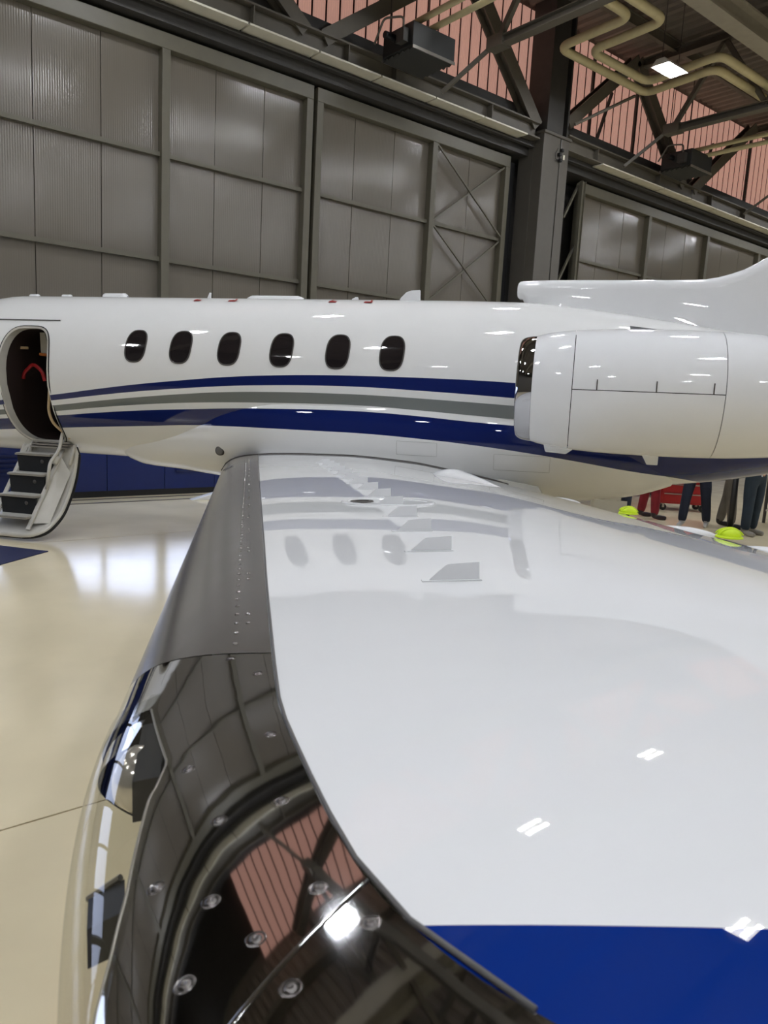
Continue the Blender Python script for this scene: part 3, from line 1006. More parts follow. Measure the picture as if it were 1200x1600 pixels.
# ---- engines
def nac(side):
    cy_, cz_ = side * 1.75, 1.985
    def R(x):
        return NACR(x)
    def part(name, x0, x1, a0, a1, m, parent, n=48, steps=10):
        mb = MB()
        prof = [(NACR(x0) - 0.02, x0)] + [(NACR(x0 + (x1 - x0) * i / steps), x0 + (x1 - x0) * i / steps) for i in range(steps + 1)] + [(NACR(x1) - 0.02, x1)]
        mb.lathe(prof, 'x', (0, cy_, cz_), n, a0, a1)
        o = mb.build(name, m, parent, fix=True)
        return sharp(o, 40)
    root = part('engine_nacelle', 3.085, 3.405, 0, 2 * math.pi, m_white, jet)
    # polished intake lip
    lip = [(0.402 + (NACR(3.083) - 0.402) * math.cos(q), 3.083 - 0.135 * math.sin(q)) for q in np.linspace(0, math.pi / 2, 10)]
    lip += [(0.402 - 0.028 * math.sin(q), 3.083 - 0.135 * math.cos(q)) for q in np.linspace(0.15, math.pi / 2, 8)]
    lip += [(0.372, 3.2), (0.385, 3.4), (0.0, 3.42)]
    o = MB().lathe(lip, 'x', (0, cy_, cz_), 48).build('intake_lip', m_chrome, root, fix=True); sharp(o, 60)
    e = 0.006
    part('upper_cowl', 3.411, 4.555, 0.0 + e, math.pi - e, m_white, root)
    part('lower_cowl', 3.411, 4.555, math.pi + e, 2 * math.pi - e, m_white, root)
    part('aft_cowl', 4.561, 5.95, 0, 2 * math.pi, m_white, root)
    core = MB().lathe([(0.40, 3.3), (0.48, 3.42), (0.512, 4.0), (0.50, 4.6), (0.40, 5.2), (0.30, 6.0), (0, 6.0)], 'x', (0, cy_, cz_), 32).build('engine_core', m_black, root)
    MB().lathe([(0.30, 5.9), (0.27, 6.2), (0.25, 6.2)], 'x', (0, cy_, cz_), 32).build('exhaust_nozzle', m_brushed, root, smooth=True)
    # latches along the split line
    for x in (3.60, 4.05, 4.47):
        yy = cy_ + side * (NACR(x) + 0.0005)
        MB().box((x - 0.004, yy - 0.003, cz_ + 0.0), (x + 0.004, yy + 0.003, cz_ + 0.085)).build('cowl_latch', m_rim, root)
    # drain mast and scoop underneath
    zb = cz_ - NACR(3.3)
    MB().add([(3.20, cy_ - .05, zb + .03), (3.20, cy_ + .05, zb + .03), (3.22, cy_ - .05, zb - .045), (3.22, cy_ + .05, zb - .045), (3.40, cy_ - .05, zb - .055), (3.40, cy_ + .05, zb - .055), (3.48, cy_ - .05, zb + .01), (3.48, cy_ + .05, zb + .01)],
             [(0, 1, 3, 2), (2, 3, 5, 4), (4, 5, 7, 6), (0, 2, 4, 6), (1, 7, 5, 3), (0, 6, 7, 1)]).build('cowl_scoop', m_white, root, bevel=0.012, fix=True)
    zb = cz_ - NACR(4.1)
    MB().add([(4.02, cy_ - .02, zb + .03), (4.02, cy_ + .02, zb + .03), (4.08, cy_ - .012, zb - .075), (4.08, cy_ + .012, zb - .075), (4.17, cy_ - .012, zb - .075), (4.17, cy_ + .012, zb - .075), (4.17, cy_ - .02, zb + .03), (4.17, cy_ + .02, zb + .03)],
             [(0, 1, 3, 2), (2, 3, 5, 4), (4, 5, 7, 6), (0, 2, 4, 6), (1, 7, 5, 3), (0, 6, 7, 1)]).build('drain_mast', m_white, root, bevel=0.006, fix=True)
    # pylon to the fuselage
    vs, fs = [], []
    for i, y in enumerate((0.6, 1.4)):
        for j in range(20):
            a = 2 * math.pi * j / 20
            vs.append((3.45 + 1.9 * (0.5 - 0.5 * math.cos(a)), side * y, cz_ + 0.03 + 0.09 * math.sin(a)))
    for j in range(20):
        fs.append((j, (j + 1) % 20, 20 + (j + 1) % 20, 20 + j))
    o = mesh_obj('engine_pylon', vs, fs, m_white, jet); sharp(fix_normals(o), 50)
NACR = pchip([3.0, 3.08, 3.2, 3.4, 3.7, 4.1, 4.6, 5.0, 5.5, 6.0], [.43, .455, .483, .508, .525, .530, .520, .49, .41, .30])
nac(-1)
nac(1)

# ---- wings
WU = [0, .1, .18, .268, .346, .447, .54, .64, .787, .86, .925, 1.0]
WF = [0, .37, .63, .80, .885, .955, .988, 1.0, .86, .65, .41, 0]
FU = pchip(WU, WF)
S_END = 8.66
def w_xle(s): return -.246 + .4695 * (s - 1.078) + (.33 * (s - 7.7) ** 2 if s > 7.7 else 0)
def w_zle(s): return .92 + math.tan(math.radians(4.0)) * (s - 1.05)
def w_xte(s): return 3.126 + .266 * (s - 1.05)
def w_zte(s): return .986 + math.tan(math.radians(4.4)) * (s - 1.05)
def w_tip(s): return 1.0 if s < 8.35 else math.sqrt(max(0.0, 1 - ((s - 8.35) / (S_END - 8.35)) ** 2))
def w_hu(s): return (.29 + (.095 - .29) * (s - 1.05) / 7.15) * w_tip(s)
def w_hl(s): return (.17 + (.06 - .17) * (s - 1.05) / 7.15) * w_tip(s)
def wing(t, s, up=1, off=0.0, side=-1):
    """t < 0 runs on round the nose to the lower skin"""
    if t < 0:
        t, up = -t, -up
    t = min(t, 1.0)
    x = w_xle(s) + t * (w_xte(s) - w_xle(s))
    z = w_zle(s) + t * (w_zte(s) - w_zle(s))
    f = FU(math.sqrt(t))
    p = Vector((x, side * s, z + (w_hu(s) * f if up > 0 else -w_hl(s) * f)))
    if off:
        p += wing_n(t, s, up, side) * off
    return p
def wing_n(t, s, up=1, side=-1):
    e = 0.0015
    def P(u_, s_):
        tt = u_ * abs(u_)
        return wing(tt, s_, 1, 0, side)
    u = math.sqrt(max(t, 0)) * (1 if up > 0 else -1)
    a = P(u + e, s) - P(u - e, s)
    b = P(u, s + e) - P(u, s - e)
    n = a.cross(b).normalized()
    ref = Vector((-max(0, 0.25 - abs(u)) * 4, 0, 1.0 if u > 0 else -1.0))
    if abs(u) < 0.03: ref = Vector((-1, 0, 0))
    return n if n.dot(ref) > 0 else -n
t_met = pchip([0.6, 1.3, 1.57, 4.85, 6.6, 7.2, 7.53, 7.694, 7.853, 7.943, 8.011, 8.043, 8.063, 8.088, 8.11, 8.124, 8.25, 8.45, 8.66],
              [.128, .1276, .127, .1206, .1172, .1157, .1159, .1167, .1231, .1262, .1296, .1334, .1384, .1454, .1552, .164, .27, .55, .9])
t_low = lambda s: -0.06
def t_lens(s):
    return float(np.interp(s, [7.712, 7.856, 7.90, 7.916, 8.039, 8.095, 8.136, 8.30, 8.45], [.0345, .0502, .0445, .0411, .0293, .0212, .0136, .003, .0]))
def s_blue(t): return 8.063 - 0.30 * (t - .1384)

def patch(name, na, nb, fn, m, parent, side=-1, smooth=True):
    vs, fs = [], []
    for i in range(na + 1):
        for j in range(nb + 1):
            vs.append(fn(i / na, j / nb))
    for i in range(na):
        for j in range(nb):
            q = (i * (nb + 1) + j, i * (nb + 1) + j + 1, (i + 1) * (nb + 1) + j + 1, (i + 1) * (nb + 1) + j)
            fs.append(q if side > 0 else q[::-1])
    return vs, fs
def su(u): return u * abs(u)
def usgn(t): return math.copysign(math.sqrt(abs(t)), t)

def build_wing(side):
    mb = MB()
    # white upper skin
    def up_white(a, b):
        s = 0.62 + (8.05 - 0.62) * a
        for _ in range(4):
            tm = t_met(s)
            t = su(usgn(tm) + (1 - usgn(tm)) * b)
            s = 0.62 + (s_blue(t) - 0.62) * a
        return wing(t, s, 1, 0.0, side)
    mb.add(*patch('', 64, 40, up_white, None, None, side))
    def low_white(a, b):
        s = 0.62 + (8.05 - 0.62) * a
        t = su(math.sqrt(0.06) + (1 - math.sqrt(0.06)) * b)
        s = 0.62 + (s_blue(t) - 0.62) * a
        return wing(t, s, -1, 0.0, side)
    mb.add(*patch('', 30, 16, low_white, None, None, -side))
    w = mb.build('wing', m_white, jet, smooth=True)
    w['label'] = 'glossy white port wing nearest the viewer' if side < 0 else 'starboard wing on the far side'
    # blue tip
    bb = MB()
    def up_blue(a, b):
        s = 8.05 + (S_END - 8.05) * a
        for _ in range(5):
            tm = t_met(s)
            t = su(usgn(tm) + (1 - usgn(tm)) * b)
            s = s_blue(t) + (S_END - s_blue(t)) * a
        return wing(t, s, 1, 0.0, side)
    bb.add(*patch('', 20, 30, up_blue, None, None, side))
    def low_blue(a, b):
        t = su(math.sqrt(0.06) + (1 - math.sqrt(0.06)) * b)
        s = s_blue(t) + (S_END - s_blue(t)) * a
        return wing(t, s, -1, 0.0, side)
    bb.add(*patch('', 14, 16, low_blue, None, None, -side))
    bb.build('wing_tip', m_blue, w, smooth=True)['label'] = 'royal blue painted wing tip'
    # bare metal leading edge, dull inboard part
    def le_in(a, b):
        s = 0.62 + (7.535 - 0.62) * a
        u0, u1 = usgn(t_low(s)), usgn(t_met(s))
        return wing(su(u0 + (u1 - u0) * b), s, 1, 0.0012, side)
    le = MB().add(*patch('', 50, 28, le_in, None, None, side)).build('leading_edge', m_brushed, w, smooth=True)
    le['label'] = 'dull bare-metal leading edge'
    lp = MB()
    def le_a(a, b):
        s = 7.541 + (7.712 - 7.541) * a
        u0, u1 = usgn(t_low(s)), usgn(t_met(s))
        return wing(su(u0 + (u1 - u0) * b), s, 1, 0.0018, side)
    lp.add(*patch('', 10, 40, le_a, None, None, side))
    def le_b(a, b):
        s = 7.712 + (8.64 - 7.712) * a
        u0, u1 = usgn(t_lens(s)), usgn(t_met(s))
        return wing(su(u0 + (u1 - u0) * b), s, 1, 0.0018, side)
    lp.add(*patch('', 90, 40, le_b, None, None, side))
    def le_c(a, b):
        s = 7.70 + (8.64 - 7.70) * a
        return wing(-su(math.sqrt(0.05) + (math.sqrt(0.075) - math.sqrt(0.05)) * b), s, 1, 0.0018, side)
    lp.add(*patch('', 30, 3, le_c, None, None, -side))
    def le_d(a, b):
        s = 8.45 + (8.64 - 8.45) * a
        return wing(-su(math.sqrt(0.05) * b), s, 1, 0.0018, side)
    lp.add(*patch('', 8, 10, le_d, None, None, -side))
    pl = lp.build('polished_leading_edge', m_chrome, w, smooth=True)
    pl['label'] = 'mirror-polished metal leading edge with screws'
    return w, le, pl
port, port_le, port_pl = build_wing(-1)
stbd, _, _ = build_wing(1)

W = port
# dark sealant bead between bare metal and white skin
pts = [wing(t_met(s) + 0.0015, s, 1, 0.0022) for s in np.linspace(1.0, 8.12, 120)]
MB().tube(pts, 0.0022, 6).build('sealant_bead', m_seal, W, smooth=True)
# clear lens of the landing light, wrapped round the nose
def lens_fn(a, b):
    s = 7.665 + (8.47 - 7.665) * a
    u0, u1 = -math.sqrt(0.055), math.sqrt(max(0.0, t_lens(max(s, 7.713))) + 0.004)
    return wing(su(u0 + (u1 - u0) * b), s, 1, 0.004 if b < 0.97 else 0.0025)
MB().add(*patch('', 40, 40, lens_fn, None, None, -1)).build('landing_light_lens', m_lens, W, smooth=True)['label'] = 'clear curved landing light cover'
# polished cuff at the inboard end of the light bay
def cuff_fn(a, b):
    s = 7.70 + 0.085 * a
    u0, u1 = -math.sqrt(0.03), math.sqrt(0.034 - 0.012 * a)
    return wing(su(u0 + (u1 - u0) * b), s, 1, -0.003 - 0.002 * a)
MB().add(*patch('', 4, 24, cuff_fn, None, None, -1)).build('light_bay_cuff', m_chrome, W, smooth=True)
# edge strip of the cut-out
pts = [wing(max(0.0, t_lens(s)), s, 1, 0.001) for s in np.linspace(7.712, 8.30, 60)]
MB().tube(pts, 0.0016, 6).build('bay_edge', m_alu, W, smooth=True)
# black lamp bracket, round lamp and second lamp
def lamp_box(name, s0, s1, t0, t1, dz, dp, m):
    P = [wing(t0, s0, 1), wing(t1, s0, 1), wing(t1, s1, 1), wing(t0, s1, 1)]
    vs = [p - Vector((0, 0, dz)) for p in P] + [p - Vector((0, 0, dz + dp)) for p in P]
    return mesh_obj(name, vs, [(3, 2, 1, 0), (4, 5, 6, 7), (0, 1, 5, 4), (1, 2, 6, 5), (2, 3, 7, 6), (3, 0, 4, 7)], m, W)
lamp_box('lamp_bracket', 7.74, 7.872, 0.030, 0.046, 0.004, 0.045, m_black)
pc = wing(0.022, 7.80, 1) - Vector((0, 0, 0.03))
MB().lathe([(0.0, -0.018), (0.02, -0.016), (0.034, -0.006), (0.038, 0.01), (0.02, 0.04), (0.0, 0.045)], 'x', tuple(pc + Vector((0.012, 0, 0))), 20).build('landing_lamp', m_lampglass, W, smooth=True)
lamp_box('taxi_lamp', 8.005, 8.04, 0.010, 0.028, 0.012, 0.035, m_black)
MB().tube([wing(0.010, 8.004, 1) - Vector((0.0, 0, 0.014)), wing(0.026, 8.004, 1) - Vector((0, 0, 0.010))], 0.003, 6).build('taxi_lamp_rim', m_alu, W)
# raised lap joint across the polished skin
pts = [wing(0.131 + (0.035 - 0.131) * q, 8.024 + (8.20 - 8.024) * q, 1, 0.0014) for q in np.linspace(0, 1, 24)]
MB().tube(pts, 0.0020, 8).build('lap_joint', m_chrome, W, smooth=True)
# countersunk screws of the polished skin
scr = MB().lathe([(0.0092, 0.0003), (0.0078, 0.0012), (0.0062, -0.0006), (0.0055, 0.0006), (0.0042, 0.0018), (0.0014, 0.0022), (0.001, 0.0006), (0.0, 0.0006)], 'z', (0, 0, 0), 18)
scr_me = None
m_screw = mat('worn_screw_steel', (120, 116, 114), rough=0.22, metal=1.0)
def put(name, me_builder, me, t, s, off, m, parent, scale=1.0):
    p = wing(t, s, 1, off); nn = wing_n(t, s, 1)
    if me is None:
        o = me_builder.build(name, m, parent, smooth=True)
    else:
        o = inst(name, me, parent)
    o.location = p
    o.rotation_mode = 'QUATERNION'
    o.rotation_quaternion = Vector((0, 0, 1)).rotation_difference(nn)
    o.scale = (scale,) * 3
    return o
for (t, s) in ((.1241, 8.066), (.0782, 8.089), (.0852, 8.125), (.0481, 8.125), (.1095, 8.037), (.107, 7.928), (.0643, 8.056), (.0621, 7.874), (.0422, 8.039), (.075, 7.96), (.11, 7.80), (.105, 7.62), (.085, 7.56)):
    o = put('screw', scr, scr_me, t, s, 0.0016, m_screw, W, 0.8)
    scr_me = o.data
# rivet row of the dull skin
rv = MB().lathe([(0.0045, 0.0), (0.0036, 0.0012), (0.0, 0.0018)], 'z', (0, 0, 0), 8)
rv_me = None
s = 7.49
while s > 2.0:
    for t in ((.088,) if int(s * 100) % 3 else (.088, .098)):
        o = put('rivet', rv, rv_me, t, s, 0.0012, m_brushed, W)
        rv_me = o.data
    s -= 0.055
# vortex generators
vg_me = None
for i in range(14):
    s = 7.05 - 0.335 * i
    t = np.interp(s, [2.7, 5.47, 6.04, 6.35, 6.7, 7.05], [.296, .322, .314, .304, .293, .2794])
    p = wing(t, s, 1, 0.0)
    q = wing(t + 0.03, s - 0.01, 1, 0.0)
    if vg_me is None:
        L, h, th = 0.106, 0.037, 0.0015
        prof = [(0, 0), (L, 0), (L, h), (0.42 * L, h * 0.93), (0.36 * L, h * 0.88)]
        n = len(prof)
        vs = [(x, -th, z) for x, z in prof] + [(x, th, z) for x, z in prof]
        fs = [tuple(range(n)), tuple(range(2 * n - 1, n - 1, -1))] + [(a, (a + 1) % n, (a + 1) % n + n, a + n) for a in range(n)]
        k = len(vs)
        vs += [(-0.012, -0.010, 0.0), (L + .004, -0.010, 0), (L + .004, 0.010, 0), (-0.012, 0.010, 0), (-0.012, -0.010, 0.0022), (L + .004, -0.010, 0.0022), (L + .004, 0.010, 0.0022), (-0.012, 0.010, 0.0022)]
        fs += [(k, k + 3, k + 2, k + 1), (k + 4, k + 5, k + 6, k + 7), (k, k + 1, k + 5, k + 4), (k + 1, k + 2, k + 6, k + 5), (k + 2, k + 3, k + 7, k + 6), (k + 3, k, k + 4, k + 7)]
        o = mesh_obj('vortex_generator', vs, fs, m_white, W)
        fix_normals(o)
        vg_me = o.data
    else:
        o = inst('vortex_generator', vg_me, W)
    xa = Vector((0.952, 0.305, 0)); nn = wing_n(t, s, 1)
    xa = (xa - nn * xa.dot(nn)).normalized(); ya = nn.cross(xa)
    mm = Matrix((xa, ya, nn)).transposed().to_4x4(); mm.translation = p
    o.matrix_local = mm
# fuel filler plate, access covers
def disc(name, tc_, sc_, r, m, h=0.003, parent=W, rx=1.0):
    p = wing(tc_, sc_, 1, 0.0); nn = wing_n(tc_, sc_, 1)
    o = MB().lathe([(r, 0.0), (r - 0.004, h), (r - 0.02, h), (r - 0.022, h * .5), (0, h * .5)], 'z', (0, 0, 0), 36).build(name, m, parent, sharp_deg=40)
    o.location = p; o.rotation_mode = 'QUATERNION'; o.rotation_quaternion = Vector((0, 0, 1)).rotation_difference(nn)
    o.scale = (rx, 1, 1)
    return o
disc('fuel_filler_plate', 0.345, 5.60, 0.13, m_white, 0.006, W, 1.5)
cap_ = disc('fuel_cap', 0.30, 5.62, 0.05, m_rim, 0.008)
# teardrop fairing near the root
mb = MB()
p0 = wing(0.60, 3.05, 1); p1 = wing(0.71, 3.75, 1)
n = 16
for i in range(n + 1):
    u = i / n
    c = p0.lerp(p1, u)
    tt = 0.60 + .11 * u; ss = 3.05 + .70 * u
    c = wing(tt, ss, 1)
    w_ = 0.14 * (math.sqrt(u / 0.3) if u < 0.3 else max(0.02, (1 - (u - .3) / .7)) ** 0.9) if u > 0 else 0.004
    for j in range(9):
        a = math.pi * j / 8
        mb.v.append((c.x - w_ * 0.75 * math.cos(a), c.y - w_ * 0.5 * math.cos(a), c.z - 0.01 + (0.008 + w_ * 0.42) * math.sin(a)))
for i in range(n):
    for j in range(8):
        mb.f.append((i * 9 + j, i * 9 + j + 1, i * 9 + 10 + j, i * 9 + 9 + j))
mb.build('flap_fairing', m_white, W, smooth=True, fix=True)
# flap-hinge fairings poking out behind the trailing edge
def te_pod(s, L=0.34, r=0.05):
    p = wing(1.0, s, 1)
    mb = MB()
    n = 12
    for i in range(n + 1):
        u = i / n
        rr = r * max(0.03, math.sin(math.pi * (0.12 + 0.88 * u)) ** 0.6)
        for j in range(12):
            a = 2 * math.pi * j / 12
            mb.v.append((p.x - 0.22 + L * u, p.y + rr * math.cos(a), p.z - 0.012 + rr * 0.75 * math.sin(a)))
    for i in range(n):
        for j in range(12):
            mb.f.append((i * 12 + j, i * 12 + (j + 1) % 12, i * 12 + 12 + (j + 1) % 12, i * 12 + 12 + j))
    return mb.build('flap_hinge_fairing', m_white, W, smooth=True, fix=True)
for s in (4.55, 5.35, 2.2):
    te_pod(s)
# inboard flap end and its slot
MB().add([(2.76, -1.10, 1.10), (3.16, -1.10, 1.05), (3.24, -1.12, .93), (2.9, -1.12, .96), (2.76, -1.02, 1.10), (3.16, -1.02, 1.05), (3.24, -1.0, .93), (2.9, -1.0, .96)],
         [(0, 1, 2, 3), (7, 6, 5, 4), (0, 4, 5, 1), (1, 5, 6, 2), (2, 6, 7, 3), (3, 7, 4, 0)]).build('flap_end_fairing', m_greypaint, W, fix=True)
pts = [wing(t, 1.10, 1, 0.004) for t in np.linspace(0.004, 0.92, 60)]
MB().tube(pts, 0.010, 6).build('root_seal', m_rim, W, smooth=True)
tk = [(0.006, .93), (0.02, .95)]
p = wing(0.03, 2.2, 1, 0.003)
put('vent_plug', MB().lathe([(0.05, 0), (0.045, 0.008), (0.02, 0.012), (0, 0.012)], 'z', (0, 0, 0), 14), None, 0.035, 2.6, 0.002, m_seal, W)

# ---- landing gear
def wheel(parent, x, y, r, w):
    o = MB().lathe([(0.0, -w * .35), (r * .5, -w * .35), (r * .58, -w * .5), (r * .9, -w * .5), (r, -w * .3), (r, w * .3), (r * .9, w * .5), (r * .58, w * .5), (r * .5, w * .35), (0, w * .35)], 'y', (x, y, r), 28).build('wheel', m_rubber, parent)
    sharp(o, 40)
    MB().lathe([(0, -w * .37), (r * .48, -w * .37), (r * .5, w * .37), (0, w * .37)], 'y', (x, y, r), 20).build('wheel_hub', m_alu, o)
for sd in (-1, 1):
    g_ = MB().tube([(2.15, sd * 1.75, 1.0), (2.2, sd * 1.75, 0.32)], 0.055, 12).build('main_gear', m_greypaint, jet)
    wheel(g_, 2.3, sd * 1.75, 0.28, 0.17)
    MB().tube([(2.2, sd * 1.75, 0.30), (2.32, sd * 1.75, 0.28)], 0.04, 10).build('trailing_link', m_greypaint, g_)
    MB().box((1.9, sd * 1.60 - 0.01, 0.40), (2.45, sd * 1.60 + 0.01, 0.98)).build('gear_door', m_white, g_)
g_ = MB().tube([(-4.3, 0, 1.1), (-4.35, 0, 0.25)], 0.045, 12).build('nose_gear', m_greypaint, jet)
for sd in (-1, 1):
    wheel(g_, -4.35, sd * 0.10, 0.20, 0.10)
for sd in (-1, 1):
    MB().box((3.72, sd * 0.50 - 0.012, 0.62), (4.05, sd * 0.50 + 0.012, 0.90)).build('belly_door', m_white, jet)

# ---- airstair: the lower half of the cabin door, hanging open
ARC = [(-.56, 1.10), (-.585, .95), (-.62, .80), (-.69, .62), (-.79, .45), (-.90, .31), (-1.04, .21), (-1.18, .135), (-1.30, .10)]
fy = pchip(np.linspace(0, 1, len(ARC)), [p[0] for p in ARC]); fz = pchip(np.linspace(0, 1, len(ARC)), [p[1] for p in ARC])
XA, XB = -3.20, -2.42
def edge_x(u):
    r = 0.22
    k = 0.0
    if u > 0.72: k = r * (1 - math.sqrt(max(0, 1 - ((u - .72) / .28) ** 2)))
    if u < 0.08: k = 0.05 * (1 - u / 0.08)
    return XA + k, XB - k
stair_v, stair_f = [], []
N = 28
for i in range(N + 1):
    u = i / N
    a, b = edge_x(u)
    for j in range(9):
        stair_v.append((a + (b - a) * j / 8, fy(u), fz(u)))
for i in range(N):
    for j in range(8):
        stair_f.append((i * 9 + j, i * 9 + j + 1, i * 9 + 10 + j, i * 9 + 9 + j))
airs = mesh_obj('airstair_door', stair_v, stair_f, m_greypaint, jet, smooth=True)
md = airs.modifiers.new('thick', 'SOLIDIFY'); md.thickness = 0.035; md.offset = 0
airs['label'] = 'fold-down cabin door with steps'
rim = [(edge_x(u)[1], fy(u), fz(u)) for u in np.linspace(0, 1, 40)] + [(edge_x(u)[0], fy(u), fz(u)) for u in np.linspace(1, 0, 40)]
MB().tube(rim, 0.028, 8).build('door_rim', m_greypaint, airs, smooth=True)
MB().tube([(p[0] + (0.014 if i < 40 else -0.014), p[1] + 0.018, p[2] - 0.018) for i, p in enumerate(rim)], 0.026, 8).build('door_seal', m_rubber, airs, smooth=True)
# treads and risers
st = [(-.66, 1.00), (-.80, .77), (-.95, .53), (-1.10, .30)]
SXA, SXB = -3.12, -2.62
for i, (y, z) in enumerate(st):
    MB().box((SXA, y - 0.15, z - 0.022), (SXB, y + 0.06, z)).build('step_tread', m_alu, airs, bevel=0.006)
    MB().box((SXA + 0.01, y - 0.135, z), (SXB - 0.01, y + 0.05, z + 0.006)).build('tread_mat', m_greypaint, airs)
    if i < 3:
        y2, z2 = st[i + 1]
        MB().add([(SXA + .01, y - 0.12, z - .02), (SXB - .01, y - 0.12, z - .02), (SXB - .01, y2 + 0.05, z2 + .005), (SXA + .01, y2 + 0.05, z2 + .005),
                  (SXA + .01, y - 0.09, z - .02), (SXB - .01, y - 0.09, z - .02), (SXB - .01, y2 + 0.075, z2 + .005), (SXA + .01, y2 + 0.075, z2 + .005)],
                 [(0, 1, 2, 3), (7, 6, 5, 4), (0, 4, 5, 1), (1, 5, 6, 2), (2, 6, 7, 3), (3, 7, 4, 0)]).build('step_riser', m_tread, airs, fix=True)
    if i < 3:
        MB().lathe([(0, -0.004), (0.018, -0.004), (0.024, 0.004)], 'y', (SXB - 0.14, y - 0.118, z - 0.09), 14).build('riser_lamp', m_rim, airs, smooth=True)
for X in (SXA - 0.012, SXB + 0.012):
    MB().beam((X, -.58, 1.06), (X, -1.24, .16), 0.018, 0.05, up=(1, 0, 0)).build('stringer', m_greypaint, airs)
MB().add([(SXB + .02, -.64, .98), (SXB + .02, -1.16, .22), (XB - .03, -1.06, .22), (XB - .03, -.66, .78)], [(0, 1, 2, 3)]).build('side_tray', m_greypaint, airs)
MB().tube(round_path([(-2.54, -.66, 1.30), (-2.56, -.72, 1.05), (-2.58, -.86, .92), (-2.59, -.92, .60)], 0.06), 0.02, 8).build('stair_handrail', m_greypaint, airs, smooth=True)
MB().tube([(-2.56, -.74, .97), (-2.57, -.80, .90)], 0.032, 10).build('rail_socket', m_greypaint, airs, smooth=True)
MB().tube([(-2.44, -.58, 1.12), (-2.46, -.66, .88)], 0.022, 8).build('hinge_strut', m_greypaint, airs, smooth=True)
MB().tube([(-3.04, -.56, 1.14), (-3.06, -.66, .95)], 0.024, 8).build('hinge_strut', m_greypaint, airs, smooth=True)
for z_ in (1.07, 1.10, 1.13):
    MB().box((-3.02, -.66 + (z_ - 1.07), z_), (-2.50, -.55 + (z_ - 1.07), z_ + 0.018)).build('threshold_plate', m_alu, airs)

# ------------------------------------------------------------------ loose things round the jet
def jet_w(p):
    return jm @ Vector(p)
jet_rz = math.atan2(AX[1], AX[0])

# blue carpet before the stairs
rc = jet_w((-2.75, -2.55, 0)); rc.z = 0.0
rug = MB().box((-0.715, -0.93, 0.0), (0.715, 0.93, 0.010)).build('entrance_carpet', m_rug, bevel=0.004)
rug.location = rc; rug.rotation_euler = (0, 0, jet_rz)
tag(rug, 'dark blue carpet on the floor before the airstair', 'carpet')

# neon caps on the trailing edge
def bump_cap(s, label, r=0.085, turn=0.3):
    p = wing(1.0, s, 1)
    e = empty('bump_cap'); tag(e, label, 'cap', 'neon caps on the trailing edge')
    wp = jet_w((p.x - 0.055, p.y, p.z + 0.034))
    e.location = wp; e.rotation_euler = (0, 0, jet_rz + turn)
    mb = MB()
    prof = [(r * math.cos(a), r * 0.82 * math.sin(a)) for a in np.linspace(0, math.pi / 2, 9)]
    mb.lathe(prof, 'z', (0, 0, 0), 24)
    o = mb.build('shell', m_neon, e, smooth=True)
    o.scale = (1.25, 1, 1)
    MB().lathe([(r * 0.98, 0.0), (r * 1.1, -0.004), (r * 1.12, -0.010), (r * 0.9, -0.010), (0, -0.010)], 'z', (0, 0, 0), 24).build('brim', m_neon, e, smooth=True).scale = (1.28, 1.05, 1)
    for a in (-0.5, 0.0, 0.5):
        pts = [(r * 1.25 * math.cos(t), r * math.sin(a) * (1 - 0.2 * math.sin(t)) , r * 0.83 * math.sin(t) * math.cos(a)) for t in np.linspace(0.15, math.pi - 0.15, 14)]
        MB().tube(pts, 0.003, 5).build('ridge', m_neon, e, smooth=True)
    return e
bump_cap(3.80, 'neon yellow-green cap on the wing trailing edge beside red trousers', 0.042)
bump_cap(5.03, 'larger neon yellow-green cap on the trailing edge, nearer the viewer', 0.042)

